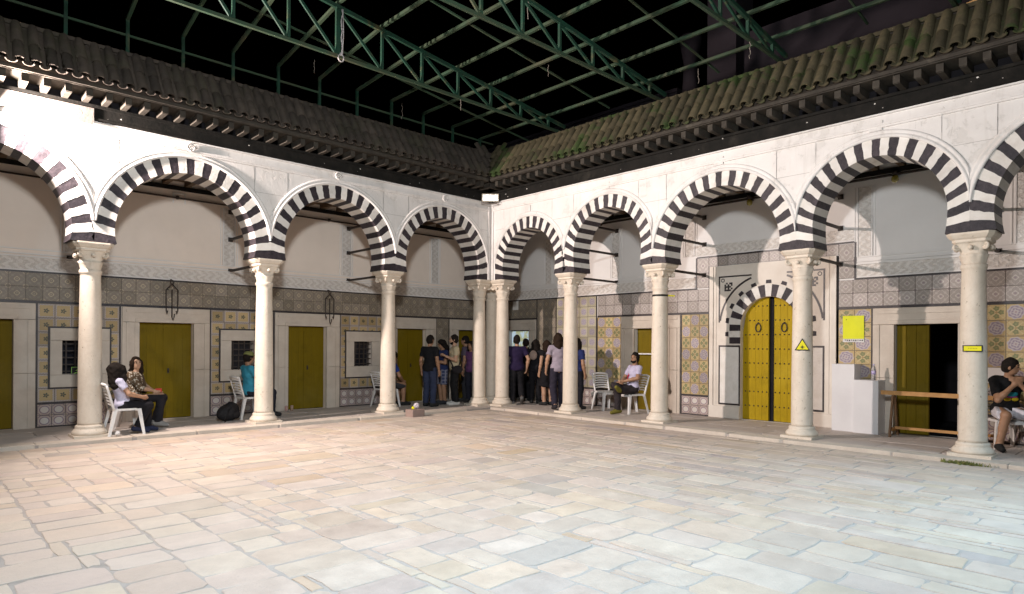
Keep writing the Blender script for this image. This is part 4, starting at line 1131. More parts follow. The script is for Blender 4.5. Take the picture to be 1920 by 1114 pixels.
bottle(1.70, -8.15, FZ + .932, 'clear water bottle with a purple label on the shorter plinth')
def trestle():
    t = thing('barrier', 'wooden trestle barrier across the open dark doorway', 'barrier', (1.62, -8.97, FZ))
    for u in (.48, -.95):
        for s, m_ in ((-1, 'wood_brown'), (1, 'wood_brown')):
            m = MB(); m.obox((s * .03, u, .76), (s * .22, u, .0), .05, .03, (0, 1, 0)); m.build('leg', MAT[m_], t, weld=False)
        m = MB(); m.obox((-.19, u, .12), (.19, u, .12), .03, .05); m.build('leg_brace', MAT['wood_pale'], t, weld=False)
    m = MB(); m.obox((-.06, .66, .735), (-.06, -1.0, .735), .03, .07); m.build('top_rail', MAT['wood_pale'], t, weld=False)
    m = MB(); m.obox((.05, .47, .14), (.05, -1.0, .14), .025, .045); m.build('bottom_rail', MAT['wood_pale'], t, weld=False)
trestle()
m = MB('R'); m.box(-3.82, -2.91, DR + .02, DR + .05, 1.355, 1.385); tag(m.build('door_bar', MAT['white_plastic'], weld=False), 'pale stick laid across the open doorway behind the seated man', 'bar')
# ---- signs
MAT['sign_yellow'] = simple('sign_yellow', (.80, .72, .01), (.74, .66, .01), 3, .5)
MAT['sign_black'] = simple('sign_black', (.015, .014, .012), None, 3, .5)
MAT['paper_yellow'] = simple('paper_yellow', (.72, .72, .02), (.64, .66, .03), 4, .7)
MAT['paper_white'] = simple('paper_white', (.72, .70, .68), None, 8, .8)
t = thing('poster', 'bright yellow sheet pinned to the tiles beside the portal', 'poster', (DR - .02, -7.735, 1.66))
m = MB('R'); nn = 6
for i in range(nn):
    for j in range(nn):
        def q(i, j): return (-.18 + .36 * i / nn, -.006 - .010 * math.sin(3.2 * i / nn + 2 * j / nn) ** 2, .05 + .42 * j / nn)
        m.face([q(i, j), q(i + 1, j), q(i + 1, j + 1), q(i, j + 1)], smooth=True)
m.build('sheet', MAT['paper_yellow'], t)
m = MB('R'); m.box(-.18, .18, -.006, -.003, -.01, .049); m.build('white_strip', MAT['paper_white'], t, weld=False)
m = MB('R'); m.sphere((.12, -.016, .40), .008, 6, 4); m.build('pin', MAT['sign_black'], t)
for k in range(9):
    m = MB('R'); m.box(-.16 + .036 * k, -.14 + .036 * k, -.0075, -.0062, .008 + .006 * (k % 3), .034); m.build('print_mark', MAT['sign_black'], t, weld=False)
def cdir(c):           # direction from a column's axis to the viewer
    v = Vector((-10.667 - c[0], -11.968 - c[1])); v.normalize(); return v
def on_column(name, lab, cat, c, z, dx=0.0):
    t = thing(name, lab, cat, (c[0], c[1], z)); v = cdir(c); t.rotation_euler = (0, 0, math.atan2(v.y, v.x) + math.pi / 2 + dx); return t   # local -y faces the viewer
t = on_column('warning_sign', 'yellow triangle warning sign with black border on a column', 'sign', (.28, -7.5), 1.57)
def tri(r, z0=0): return [(r * math.cos(a), z0 + r * math.sin(a)) for a in (math.pi / 2, math.pi / 2 + 4.18879, math.pi / 2 + 2.09440)][::-1]
for nm, r, d, mt in (('black_border', .135, -.172, 'sign_black'), ('yellow_face', .105, -.1745, 'sign_yellow')):
    m = MB(); P_ = tri(r); m.prism([P_[0], P_[2], P_[1]][::-1], d, d + .004); m.build(nm, MAT[mt], t, weld=False)
m = MB()
for k in range(8):
    a = math.pi * k / 4; L = .034 if k % 2 == 0 else .026; m.obox((0, -.177, -.012), (L * math.cos(a), -.177, -.012 + L * math.sin(a)), .005, .003, (0, 1, 0))
m.sphere((0, -.1765, -.012), .014, 8, 4, (1, .2, 1)); m.build('beam_symbol', MAT['sign_black'], t)
t = on_column('plate_sign', 'yellow rectangular plate with black border on the far right column', 'sign', (.28, -9.865), 1.555, -.05)
for nm, a, b, d, mt in (('black_border', .115, .045, -.172, 'sign_black'), ('yellow_face', .10, .032, -.175, 'sign_yellow')):
    m = MB(); m.box(-a, a, d, d + .004, -b, b); m.build(nm, MAT[mt], t, weld=False)
m = MB()
for k in range(6): m.box(-.05 + .018 * k, -.04 + .018 * k, -.1762, -.1752, -.006, .008)
m.build('print_line', simple('print_olive', (.45, .42, .01)), t, weld=False)['kind'] = 'stuff'
t = thing('strap', 'black strap tied round the top of a marble column', 'strap', (.28, -4.72, 2.535))
m = MB(); m.lathe([(.149, 0), (.153, .004), (.153, .034), (.149, .038)], 24); m.build('band', MAT['sign_black'], t)
m = MB(); m.obox((.1, -.12, .02), (.18, -.22, .015), .02, .03); m.build('loose_end', MAT['sign_yellow'], t, weld=False)
# lit window tablet with green letters, and the bright screen in the far doorway
t = thing('window_tablet', 'small dark tablet with green lettering in the leftmost barred window', 'tablet', (-8.19, DL + .0, 1.03))
m = MB(); m.box(-.17, .12, .0, .012, -.06, .09); m.build('panel', MAT['sign_black'], t, weld=False)
mg, _nt, _b = newmat('lit_green', .5); setcol(_nt, _b, (.2, .5, .1)); _b.inputs['Emission Color'].default_value = (.45, .75, .15, 1); _b.inputs['Emission Strength'].default_value = .25
m = MB()
for a, b, c, d in ((-.165, .115, .082, .086), (-.165, .115, -.056, -.052), (-.165, -.161, -.05, .08), (.111, .115, -.05, .08)): m.box(a, b, -.004, -.0005, c, d)
m.build('green_border', mg, t, weld=False)
m = MB()
for z0, n_, s0 in ((.025, 5, -.10), (-.028, 8, -.13)):
    for k in range(n_):
        x = s0 + .03 * k; m.tube([(x, -.003, z0), (x + .012, -.003, z0 + .022 * (k % 2)), (x + .022, -.003, z0 + .008), (x + .028, -.003, z0 + .012 * ((k + 1) % 2))], .0035, 4)
m.build('green_lettering', mg, t)['kind'] = 'stuff'
ms, _nt, _b = newmat('lit_screen', .4)
_P = wpos(_nt); _c = mixc(_nt, ramp(_nt, noise(_nt, _P, 6, 3), .45, .55), (.50, .62, .72), (.42, .44, .26)); setcol(_nt, _b, (.02, .02, .02)); _nt.links.new(_c.o, _b.inputs['Emission Color']); _b.inputs['Emission Strength'].default_value = .8
t = thing('display_screen', 'bright blue and green display screen in the far corner doorway', 'screen', (DR + .12, 1.12, 1.50))
m = MB('R'); m.box(-.40, .30, -.012, .03, -.01, .45); m.build('screen_frame', MAT['sign_black'], t, weld=False)
m = MB('R'); m.box(-.385, .285, -.016, -.0125, .0, .44); m.build('screen_face', ms, t, weld=False)

# ---- stone block with litter, cans, backpack, cup
t = thing('stone_block', 'rough brown stone block on the kerb at the foot of a column', 'stone block', (-2.50, -.36, 0.0), .12)
m = MB()
v, f = slab_geo(-.17, .17, -.12, .12, top=.155, inset=.0, jit=.008, thick=.155)
link(bpy.data.objects.new('block', slab_mesh('block', [(v, f, (.30, .22, .19))], MAT['slab'])), t)
MAT['film'], _nt, _b = newmat('plastic_film', .25, .5); setcol(_nt, _b, (.78, .70, .74)); _b.inputs['Transmission Weight'].default_value = .35
def crumple(name, lab, cat, c, r, mat, seed, sc=(1, 1, 1)):
    rd = random.Random(seed); m = MB(); n, k = 12, 8; P_ = []
    for i in range(k + 1):
        P_.append([(c[0] + (r * sc[0] * rd.uniform(.7, 1.15)) * math.sin(math.pi * i / k) * math.cos(2 * math.pi * j / n), c[1] + (r * sc[1] * rd.uniform(.7, 1.15)) * math.sin(math.pi * i / k) * math.sin(2 * math.pi * j / n), c[2] + r * sc[2] * (1 - math.cos(math.pi * i / k)) * rd.uniform(.93, 1.05)) for j in range(n)])
    for i in range(k):
        for j in range(n): m.face([P_[i][j], P_[i][(j + 1) % n], P_[i + 1][(j + 1) % n], P_[i + 1][j]])
    return tag(m.build(name, mat, weld=False), lab, cat)
crumple('plastic_wrapper', 'crumpled clear plastic wrapper on the stone block', 'wrapper', (-2.44, -.33, .157), .075, MAT['film'], 3, (1, .8, .9))
crumple('yellow_wrapper', 'small crumpled yellow wrapper on the stone block', 'wrapper', (-2.58, -.40, .157), .034, MAT['sign_yellow'], 5)
crumple('paper_ball', 'white crumpled paper ball at the foot of the far left column', 'paper', (-8.07, -.02, FZ + .008), .04, MAT['paper_white'], 9)
def can(x, y, c, lab):
    m = MB(); m.lathe([(.026, 0), (.033, .008), (.033, .108), (.027, .118), (.025, .116), (0, .114)], 14, (x, y, FZ + .003)); tag(m.build('drink_can', c), lab, 'can', 'cans on the gallery floor')
can(-4.36, 1.93, simple('can_red', (.42, .13, .10), (.5, .42, .36), 30, .35), 'left drink can beside the jamb of the second door')
can(-4.22, 1.95, simple('can_brown', (.30, .14, .10), (.42, .33, .24), 30, .35), 'right drink can beside the second olive door')
def backpack(x, y):
    t = thing('backpack', 'black backpack lying on the gallery floor behind a column', 'backpack', (x, y, FZ), .4)
    mt = simple('black_nylon', (.012, .011, .012), (.025, .023, .024), 20, .7, .2, bmp=.5)
    m = MB(); n, k = 16, 10; rd = random.Random(2); P_ = []
    for i in range(k + 1):
        a = math.pi * i / k; P_.append([(.26 * math.sin(a) ** .7 * math.cos(2 * math.pi * j / n) * (1 - .12 * i / k), .16 * math.sin(a) ** .7 * math.sin(2 * math.pi * j / n), .003 + .165 * (1 - math.cos(a)) * (1 + .12 * math.cos(2 * math.pi * j / n)) + rd.uniform(-.006, .006) * math.sin(a)) for j in range(n)])
    for i in range(k):
        for j in range(n): m.face([P_[i][j], P_[i][(j + 1) % n], P_[i + 1][(j + 1) % n], P_[i + 1][j]], smooth=True)
    m.build('bag_body', mt, t)
    m = MB(); m.tube([(-.1, -.15, .25), (-.2, -.2, .18), (-.27, -.2, .06), (-.22, -.17, .02)], .014, 6); m.build('shoulder_strap', mt, t)
    m = MB(); m.sphere((.08, -.13, .12), .1, 10, 6, (1, .5, .8)); m.build('front_pocket', mt, t)
backpack(-5.98, .95)
# weeds at the foot of the far right column
mw = simple('weed_green', (.10, .13, .035), (.22, .20, .06), 30, .8)
m = MB(); rd = random.Random(4)
for k in range(260):
    a, b = rd.gauss(-9.86, .13), rd.uniform(-.30, -.24) - abs(rd.gauss(0, .03)); h_ = rd.uniform(.015, .06); w_ = rd.uniform(.006, .02); an = rd.uniform(0, 6.28)
    dx, dy = math.cos(an) * w_, math.sin(an) * w_; lx, ly = rd.uniform(-.03, .03), rd.uniform(-.03, .03)
    m.face([(b - dx, a - dy, .0), (b + dx, a + dy, .0), (b + lx, a + ly, h_)])
tag(m.build('weed_clump', mw, weld=False), 'scrubby weeds growing at the foot of the far right column', 'weeds', kind='stuff')

# bulb fittings on the right conduit, a loose brick on the eave
MAT['bulb_glass'], _nt, _b = newmat('amber_glass', .2, .5); setcol(_nt, _b, (.40, .33, .06)); _b.inputs['Transmission Weight'].default_value = .3
for u, l in ((-5.78, 'amber bulb fitting above the portal arch'), (-8.42, 'dark bulb fitting on the conduit above the open doorway')):
    t = thing('wall_bulb', l, 'light fitting', (DR - .10, u, 4.56), 0, 'bulb fittings in the right gallery')
    m = MB(); m.lathe([(.03, .07), (.05, .06), (.05, .0), (.035, -.01)], 12); m.build('fitting', MAT['iron'], t)
    m = MB(); m.lathe([(.03, -.01), (.055, -.05), (.06, -.09), (.045, -.13), (.0, -.15)], 12); m.build('bulb', MAT['bulb_glass'], t)
m = MB(); m.box(-.22, -.02, -.05, .05, 0, .055); m.box(-.10, .02, .02, .07, .0, .03)
o = tag(m.build('loose_brick', simple('brick_ochre', (.42, .24, .09), (.34, .19, .08), 20, .9, bmp=.5), weld=False), 'ochre loose brick lying on top of the mossy eave', 'brick'); o.location = (.05, -9.75, 6.257); o.rotation_euler = (0, 0, 1.3)

# ================================================================== PEOPLE
def nrm(v): v = np.asarray(v, float); return v / (np.linalg.norm(v) + 1e-9)
def rotm(yaw, pitch=0.0, roll=0.0):
    cy, sy, cp, sp, cr, sr = math.cos(yaw), math.sin(yaw), math.cos(pitch), math.sin(pitch), math.cos(roll), math.sin(roll)
    return np.array([[cy, -sy, 0], [sy, cy, 0], [0, 0, 1]]) @ np.array([[cp, 0, sp], [0, 1, 0], [-sp, 0, cp]]) @ np.array([[1, 0, 0], [0, cr, -sr], [0, sr, cr]])
def field(prims, h, k=.03, wob=0.0, seed=0):
    """smooth union of ('c',a,b,r1,r2[,flat]) cones and ('e',c,radii,R) ellipsoids on a grid"""
    los, his = [], []
    for p in prims:
        if p[0] == 'c':
            a, b = np.asarray(p[1], float), np.asarray(p[2], float); m = max(p[3], p[4]); los.append(np.minimum(a, b) - m); his.append(np.maximum(a, b) + m)
        else: m = max(p[2]); los.append(np.asarray(p[1], float) - m); his.append(np.asarray(p[1], float) + m)
    lo = np.min(los, 0) - 3 * h; hi = np.max(his, 0) + 3 * h
    n = np.ceil((hi - lo) / h).astype(int) + 1
    F = np.full(n, .3)
    ax = [lo[i] + h * np.arange(n[i]) for i in range(3)]
    for p, l, u in zip(prims, los, his):
        pad = k * 1.3 + 2 * h
        i0 = np.maximum(0, ((l - pad - lo) / h).astype(int)); i1 = np.minimum(n, ((u + pad - lo) / h).astype(int) + 2)
        X, Y, Z = np.meshgrid(*[ax[i][i0[i]:i1[i]] for i in range(3)], indexing='ij')
        if p[0] == 'c':
            a = np.asarray(p[1], float); b = np.asarray(p[2], float); ba = b - a; L2 = ba @ ba + 1e-12
            px, py, pz = X - a[0], Y - a[1], Z - a[2]; s = (px * ba[0] + py * ba[1] + pz * ba[2]) / L2; t = np.clip(s, 0, 1)
            d = np.sqrt((px - t * ba[0]) ** 2 + (py - t * ba[1]) ** 2 + (pz - t * ba[2]) ** 2) - (p[3] + t * (p[4] - p[3]))
            if len(p) > 5 and p[5]: d = np.maximum(d, (s - 1) * math.sqrt(L2))
        else:
            c = np.asarray(p[1], float); r = np.asarray(p[2], float); Rm = p[3] if len(p) > 3 and p[3] is not None else np.eye(3)
            q = [(X - c[0]) * Rm[0, i] + (Y - c[1]) * Rm[1, i] + (Z - c[2]) * Rm[2, i] for i in range(3)]
            k0 = np.sqrt(sum((q[i] / r[i]) ** 2 for i in range(3))); k1 = np.sqrt(sum((q[i] / r[i] ** 2) ** 2 for i in range(3))) + 1e-9
            d = k0 * (k0 - 1) / k1
        sl = tuple(slice(a_, b_) for a_, b_ in zip(i0, i1)); f = F[sl]
        hh = np.clip(.5 + .5 * (f - d) / k, 0, 1); F[sl] = f * (1 - hh) + d * hh - k * hh * (1 - hh)
    if wob:
        X, Y, Z = np.meshgrid(*ax, indexing='ij')
        F = F + wob * (np.sin(31 * Z + 23 * X + seed) * np.sin(27 * Y + 17 * Z + 2 * seed) + .6 * np.sin(60 * Z - 35 * Y + seed) * np.sin(44 * X + 3 * seed))
    return F, lo, ax
def nets(F, lo, h):
    ins = F < 0
    n = np.array(F.shape) - 1
    C = [(i, j, k) for i in (0, 1) for j in (0, 1) for k in (0, 1)]
    def cor(A, c): return A[c[0]:c[0] + n[0], c[1]:c[1] + n[1], c[2]:c[2] + n[2]]
    cnt = sum(cor(ins, c).astype(np.int8) for c in C); act = (cnt > 0) & (cnt < 8)
    idx = np.argwhere(act); 
    if len(idx) == 0: return np.zeros((0, 3)), np.zeros((0, 4), int)
    vid = np.full(n, -1); vid[tuple(idx.T)] = np.arange(len(idx))
    acc = np.zeros((len(idx), 3)); num = np.zeros(len(idx))
    for a in C:
        for ax_ in range(3):
            if a[ax_]: continue
            b = list(a); b[ax_] = 1
            fa = F[tuple((idx + a).T)]; fb = F[tuple((idx + b).T)]; m = (fa < 0) != (fb < 0)
            t = np.where(m, fa / np.where(m, fa - fb, 1), 0); p = np.tile(np.array(a, float), (len(idx), 1)); p[:, ax_] = t
            acc += p * m[:, None]; num += m
    V = lo + (idx + acc / num[:, None]) * h
    Q = []
    for ax_ in range(3):
        o = [i for i in range(3) if i != ax_]
        sl0 = [slice(1, -1)] * 3; sl1 = [slice(1, -1)] * 3; sl0[ax_] = slice(0, -1); sl1[ax_] = slice(1, None)
        s0, s1 = ins[tuple(sl0)], ins[tuple(sl1)]; e = np.argwhere(s0 != s1); flip = s0[tuple(e.T)]
        base = e.copy(); base[:, o[0]] += 1; base[:, o[1]] += 1
        def cell(d0, d1): q = base.copy(); q[:, o[0]] -= d0; q[:, o[1]] -= d1; return vid[tuple(q.T)]
        q = np.stack([cell(1, 1), cell(0, 1), cell(0, 0), cell(1, 0)], 1)
        if ax_ == 1: q = q[:, ::-1]
        q[~flip] = q[~flip][:, ::-1]; Q.append(q)
    return V, np.concatenate(Q)
def sdf_obj(name, prims, mat, parent, h=.012, k=.03, cuts=(), wob=0.0, seed=0):
    F, lo, ax = field(prims, h, k, wob, seed)
    if cuts:
        X, Y, Z = np.meshgrid(*ax, indexing='ij')
        for (c, nv, inv) in cuts:      # keep the side where (p-c).n < 0
            d = (X - c[0]) * nv[0] + (Y - c[1]) * nv[1] + (Z - c[2]) * nv[2]; F = np.maximum(F, d)
    V, Q = nets(F, lo, h); Q = Q[(Q >= 0).all(1)]
    me = bpy.data.meshes.new(name); me.from_pydata(V.tolist(), [], Q.tolist()); me.materials.append(mat)
    me.polygons.foreach_set('use_smooth', [True] * len(me.polygons)); me.update()
    return link(bpy.data.objects.new(name, me), parent)
CL = {}
def pattern_cloth(kind, c1, c2):
    m, nt, b = newmat('patterned_cloth', .85, .15); P = coords(nt); x, y, z = sep(nt, P)
    if kind == 'check': f = (x * 70).sin().gt(.4).max((z * 70).sin().gt(.4)) * .6 + (y * 70).sin().gt(.5) * .3
    else: f = voro(nt, P, 26).gt(.42)
    setcol(nt, b, mixc(nt, f, c1, c2)); bump(nt, b, noise(nt, P, 22, 4), .5, .01); return m
def cloth(c, v=.75):
    if not isinstance(c, tuple): return c
    key = (c, v)
    if key not in CL: CL[key] = simple('cloth_%d' % len(CL), c, tuple(x * v for x in c), 9, .85, .15, bmp=.5, bscale=22)
    return CL[key]
SKIN = [simple('skin_%d' % i, c, tuple(x * .86 for x in c), 12, .5, .35) for i, c in enumerate(((.42, .24, .15), (.33, .18, .105), (.48, .29, .19)))]
HAIR = simple('hair_black', (.010, .008, .007), (.020, .015, .012), 40, .8, .08, bmp=.6, bscale=60)
HAIRB = simple('hair_brown', (.030, .017, .010), (.016, .010, .007), 40, .75, .1, bmp=.6, bscale=60)
EYEW = simple('eye_dark', (.02, .014, .012), None, 5, .3); LIP = simple('lip', (.30, .11, .085), None, 5, .5)

def hand(w, d, lat, curl, s):
    """palm and five fingers; d direction, lat towards the thumb, curl axis turns fingers to the palm side"""
    d, lat, pn = nrm(d), nrm(lat), nrm(curl); P = []
    pe = w + d * .075
    for q in (-.028, -.01, .01, .028): P.append(('c', w + lat * q * .6, pe + lat * q, .017, .015))
    for q, L in ((-.030, .055), (-.010, .070), (.010, .076), (.030, .068)):
        a = pe + lat * q; b = a + d * L * .55 + pn * .012; c = b + d * L * .35 + pn * .026; P += [('c', a, b, .0105, .010), ('c', b, c, .010, .0085)]
    a = w + d * .022 + lat * .030; b = a + d * .035 + lat * .026 + pn * .008; c = b + d * .032 + lat * .004 + pn * .010
    return P + [('c', a, b, .013, .012), ('c', b, c, .012, .010)]
def person(label, loc, face, H=1.75, seated=False, lean=0.0, head=(0, 0), arms=None, legs=None, skin=0, shirt=(.1, .1, .1), sleeve=.62, pants=(.03, .03, .035), plen=1.0,
           shoes=(.03, .03, .03), hair='short', haircol=None, beard=False, cap=None, build=1.0, shirt_hem=-.09, seed=0, twist=0.0, hand_h=None, group='people in the galleries', z=FZ, dress=False):
    s = H / 1.75; t = thing('person', label, 'person', (loc[0], loc[1], z), face, group)
    sk = SKIN[skin]; w = build
    pz = .575 if seated else .95
    pel = np.array([0.0, 0, pz]); Rt = rotm(twist, lean); up = Rt[:, 2]; fw = Rt[:, 0]; lf = Rt[:, 1]
    T = lambda x, y, z_: pel + fw * x + lf * y + up * z_        # torso space, z above the pelvis
    neck = T(0, 0, .50); hc = T(.03, 0, .665); Rh = Rt @ rotm(head[0], head[1]); Hd = lambda x, y, z_: hc + Rh @ np.array([x, y, z_])
    J = {}
    for nm, q in (('L', 1), ('R', -1)):
        J['sh' + nm] = T(-.005, q * .175 * w, .445)
        J['hip' + nm] = pel + np.array([0, q * .088, -.03])
        if arms and nm in arms: J['el' + nm], J['wr' + nm] = [np.asarray(a, float) for a in arms[nm][:2]]
        else: J['el' + nm] = T(-.03, q * .235 * w, .16); J['wr' + nm] = T(.03, q * .25 * w, -.08)
        if legs and nm in legs: J['kn' + nm], J['an' + nm] = [np.asarray(a, float) for a in legs[nm][:2]]; J['toe' + nm] = np.asarray(legs[nm][2], float) if len(legs[nm]) > 2 else J['an' + nm] + np.array([.17, 0, -.05])
        elif seated: J['kn' + nm] = np.array([.44, q * .11, .515]); J['an' + nm] = np.array([.43, q * .11, .09]); J['toe' + nm] = J['an' + nm] + np.array([.17, q * .02, -.045])
        else: J['kn' + nm] = np.array([.02, q * .095, .50]); J['an' + nm] = np.array([-.02, q * .10, .085]); J['toe' + nm] = J['an' + nm] + np.array([.17, q * .03, -.045])
    e = lambda c, r, Rm=Rt: ('e', c, r, Rm)
    def torso(g):
        return [e(T(-.01, 0, .0), (.112 + g, .160 * w + g, .125 + g)), e(T(.005, 0, .16), (.098 + g, .138 * w + g, .14 + g)), e(T(.005, 0, .33), (.112 + g, .160 * w + g, .165 + g)),
                ('c', T(-.01, .135 * w, .44), T(-.01, -.135 * w, .44), .062 + g, .062 + g)]
    def legp(nm, g, f=1.0, loose=0.0, flat=False):
        hp, kn, an = J['hip' + nm], J['kn' + nm], J['an' + nm]
        if f <= .5: q = hp + (kn - hp) * (f * 2); return [('c', hp, q, .088 + g, .088 + g - f * .04 + loose, True)]
        q = kn + (an - kn) * ((f - .5) * 2); P = [('c', hp, kn, .088 + g, .060 + g + loose * .5), ('c', kn, q, .060 + g + loose * .5, .046 + g + loose, True)]
        return P
    # body
    B = torso(0) + [('c', neck - up * .06, Hd(-.015, 0, -.07), .058, .053), ('e', Hd(-.005, 0, .01), (.095, .076, .112), Rh), ('e', Hd(.03, 0, -.062), (.060, .054, .062), Rh),
                    ('c', Hd(.088, 0, .015), Hd(.107, 0, -.022), .010, .014), ('c', Hd(.082, .03, .03), Hd(.082, -.03, .03), .014, .014), ('e', Hd(-.005, .078, -.008), (.018, .010, .028), Rh), ('e', Hd(-.005, -.078, -.008), (.018, .010, .028), Rh), ('c', Hd(.082, .014, -.055), Hd(.082, -.014, -.055), .010, .010)]
    for nm, q in (('L', 1), ('R', -1)):
        sh, el, wr = J['sh' + nm], J['el' + nm], J['wr' + nm]
        B += [('c', sh, el, .052, .042), ('c', el, el + (wr - el) * .35, .041, .042), ('c', el + (wr - el) * .35, wr, .042, .027)]
        if hand_h and nm in hand_h: d, lat, cu = hand_h[nm]
        else: d = nrm(wr - el); lat = fw if abs(d @ fw) < .8 else -lf * q; cu = -lf * q
        B += hand(wr, d, lat - d * (np.asarray(lat) @ d), cu, s)
        B += legp(nm, 0) + [('c', J['kn' + nm], J['kn' + nm] * .55 + J['an' + nm] * .45 - np.array([.012, 0, 0]), .052, .056), ('c', J['an' + nm] + (J['an' + nm] - J['toe' + nm]) * .15, J['toe' + nm], .038, .026)]
    body = sdf_obj('body', B, sk, t, .011, .022)
    # clothing
    S_ = torso(.016) + [e(T(-.005, 0, .0), (.136, .182 * w, .16))]
    for nm in 'LR':
        sh, el, wr = J['sh' + nm], J['el' + nm], J['wr' + nm]
        if sleeve <= 1: S_.append(('c', sh, sh + (el - sh) * sleeve, .070, .066, True))
        else: S_ += [('c', sh, el, .068, .056), ('c', el, el + (wr - el) * (sleeve - 1), .055, .044, True)]
    if dress:
        S_ += [('c', T(0, .02, 0), np.array([0.02, .06, .50]), .15, .17, True), ('c', T(0, -.02, 0), np.array([0.02, -.06, .50]), .15, .17, True)]
        cuts = []
    else: cuts = [(T(0, 0, shirt_hem), -up, 0)]
    cuts.append((T(.02, 0, .505), nrm(up * .9 + fw * .25), 0))
    sdf_obj('shirt' if not dress else 'dress', S_, cloth(shirt), t, .013, .03, cuts, .0055, seed)
    if not dress:
        Pn = [e(T(-.01, 0, .0), (.124, .170 * w, .115)), e(T(0, 0, .08), (.112, .155 * w, .07))]
        for nm in 'LR': Pn += legp(nm, .014, plen, .016 if plen < .95 else .012)
        sdf_obj('trousers' if plen > .9 else 'shorts', Pn, cloth(pants), t, .013, .03, [(T(0, 0, .06), up, 0)], .005, seed + 3)
    for nm in 'LR':
        an, toe = J['an' + nm], J['toe' + nm]; fd = nrm(toe - an); hl = an - nrm(np.array([fd[0], fd[1], 0]) + 1e-6) * .045; sole = nrm(np.cross(fd, np.cross(np.array([0, 0, 1.0]), fd)))
        mid = (an + toe) / 2; upv = sole if sole[2] > -.2 else -sole
        sdf_obj('shoe', [('c', hl - upv * .03, toe, .050, .040), ('c', an - upv * .01, mid, .052, .044)], cloth(shoes), t, .012, .02, [(mid - upv * .072 + 0 * mid, -upv, 0)] if False else [])
    hcol = haircol or HAIR
    if hair:
        Hp = [('e', Hd(-.014, 0, .022), (.104, .086, .116), Rh)]; hcuts = [(Hd(.052, 0, .0), Rh @ nrm((.80, 0, -.60)), 0)]
        if hair == 'short': sdf_obj('hair', Hp + [('e', Hd(-.03, 0, -.02), (.085, .084, .085), Rh)], hcol, t, .011, .02, hcuts + [(Hd(0, 0, -.085), Rh @ np.array([.2, 0, -.98]), 0)], .006, seed)
        else:
            L = {'long': .30, 'big': .24, 'medium': .16, 'bun': .02}[hair]; b = 1.5 if hair == 'big' else 1.0
            if hair == 'big': Hp = [('e', Hd(-.035, 0, .0), (.135, .15, .135), Rh)]
            side = [('c', Hd(-.02, q * .075 * b, .03), Hd(-.02, q * .095 * b, -L), .034 * b, .036 * b) for q in (-1, 1)] + [('c', Hd(.03, q * .078 * b, .02), Hd(.03, q * .10 * b, -L * .9), .022 * b, .026 * b) for q in (-1, 1)]
            back = [('c', Hd(-.06, 0, 0), Hd(-.095, 0, -L - .04), .085 * b, .062 * b), ('c', Hd(-.05, .05, -.02), Hd(-.085, .07, -L), .06, .045), ('c', Hd(-.05, -.05, -.02), Hd(-.085, -.07, -L), .06, .045)]
            sdf_obj('hair', Hp + side + back, hcol, t, .012, .03, [(Hd(.062, 0, .0), Rh @ nrm((.93, 0, -.36)), 0)], .009, seed)
    if beard: sdf_obj('beard', [('e', Hd(.034, 0, -.070), (.062, .058, .060), Rh), ('c', Hd(.02, .066, -.02), Hd(.05, .045, -.09), .014, .02), ('c', Hd(.02, -.066, -.02), Hd(.05, -.045, -.09), .014, .02)], hcol, t, .010, .01, [(Hd(0, 0, -.040), Rh @ np.array([.35, 0, .94]), 0)])
    m = MB()
    for q in (-1, 1): m.sphere(tuple(Hd(.088, q * .031, .010)), .0105, 8, 5)
    m.build('eyes', EYEW, t); m = MB()
    for q in (-1, 1): m.tube([tuple(Hd(.090, q * .016, .034)), tuple(Hd(.093, q * .032, .040)), tuple(Hd(.083, q * .05, .034))], .006, 5)
    m.build('eyebrows', hcol, t)
    m = MB(); m.tube([tuple(Hd(.089, -.020, -.054)), tuple(Hd(.096, 0, -.054)), tuple(Hd(.089, .020, -.054))], .006, 6); m.build('mouth', LIP, t)
    if cap:
        sdf_obj('cap', [('e', Hd(-.008, 0, .055), (.108, .092, .085), Rh)], cloth(cap), t, .011, .02, [(Hd(0, 0, .045), Rh @ np.array([-.1, 0, -.99]), 0)])
        sdf_obj('cap_brim', [('e', Hd(.12, 0, .050), (.085, .075, .012), Rh)], cloth(cap), t, .009, .02)
    t.scale = (s, s, s)
    t['_J'] = 0; del t['_J']
    t_data[t.name] = dict(J=J, T=T, Hd=Hd, fw=fw, lf=lf, up=up)
    return t
t_data = {}
def prt(name, prims, col, t, **kw): return sdf_obj(name, prims, cloth(col) if isinstance(col, tuple) else col, t, **kw)
FWD, RGT = math.atan2(.7239, .6899), math.atan2(-.6899, .7239)       # away from the viewer / to the right of the view
def at_px(x, side, v):
    r = (x - 960) / 1212.67; th = YAW; dx, dy = math.cos(th) + r * math.sin(th), math.sin(th) - r * math.cos(th)
    t_ = (v + 11.96842) / dy if side == 'L' else (v + 10.66759) / dx
    return (-10.66759 + t_ * dx, -11.96842 + t_ * dy)

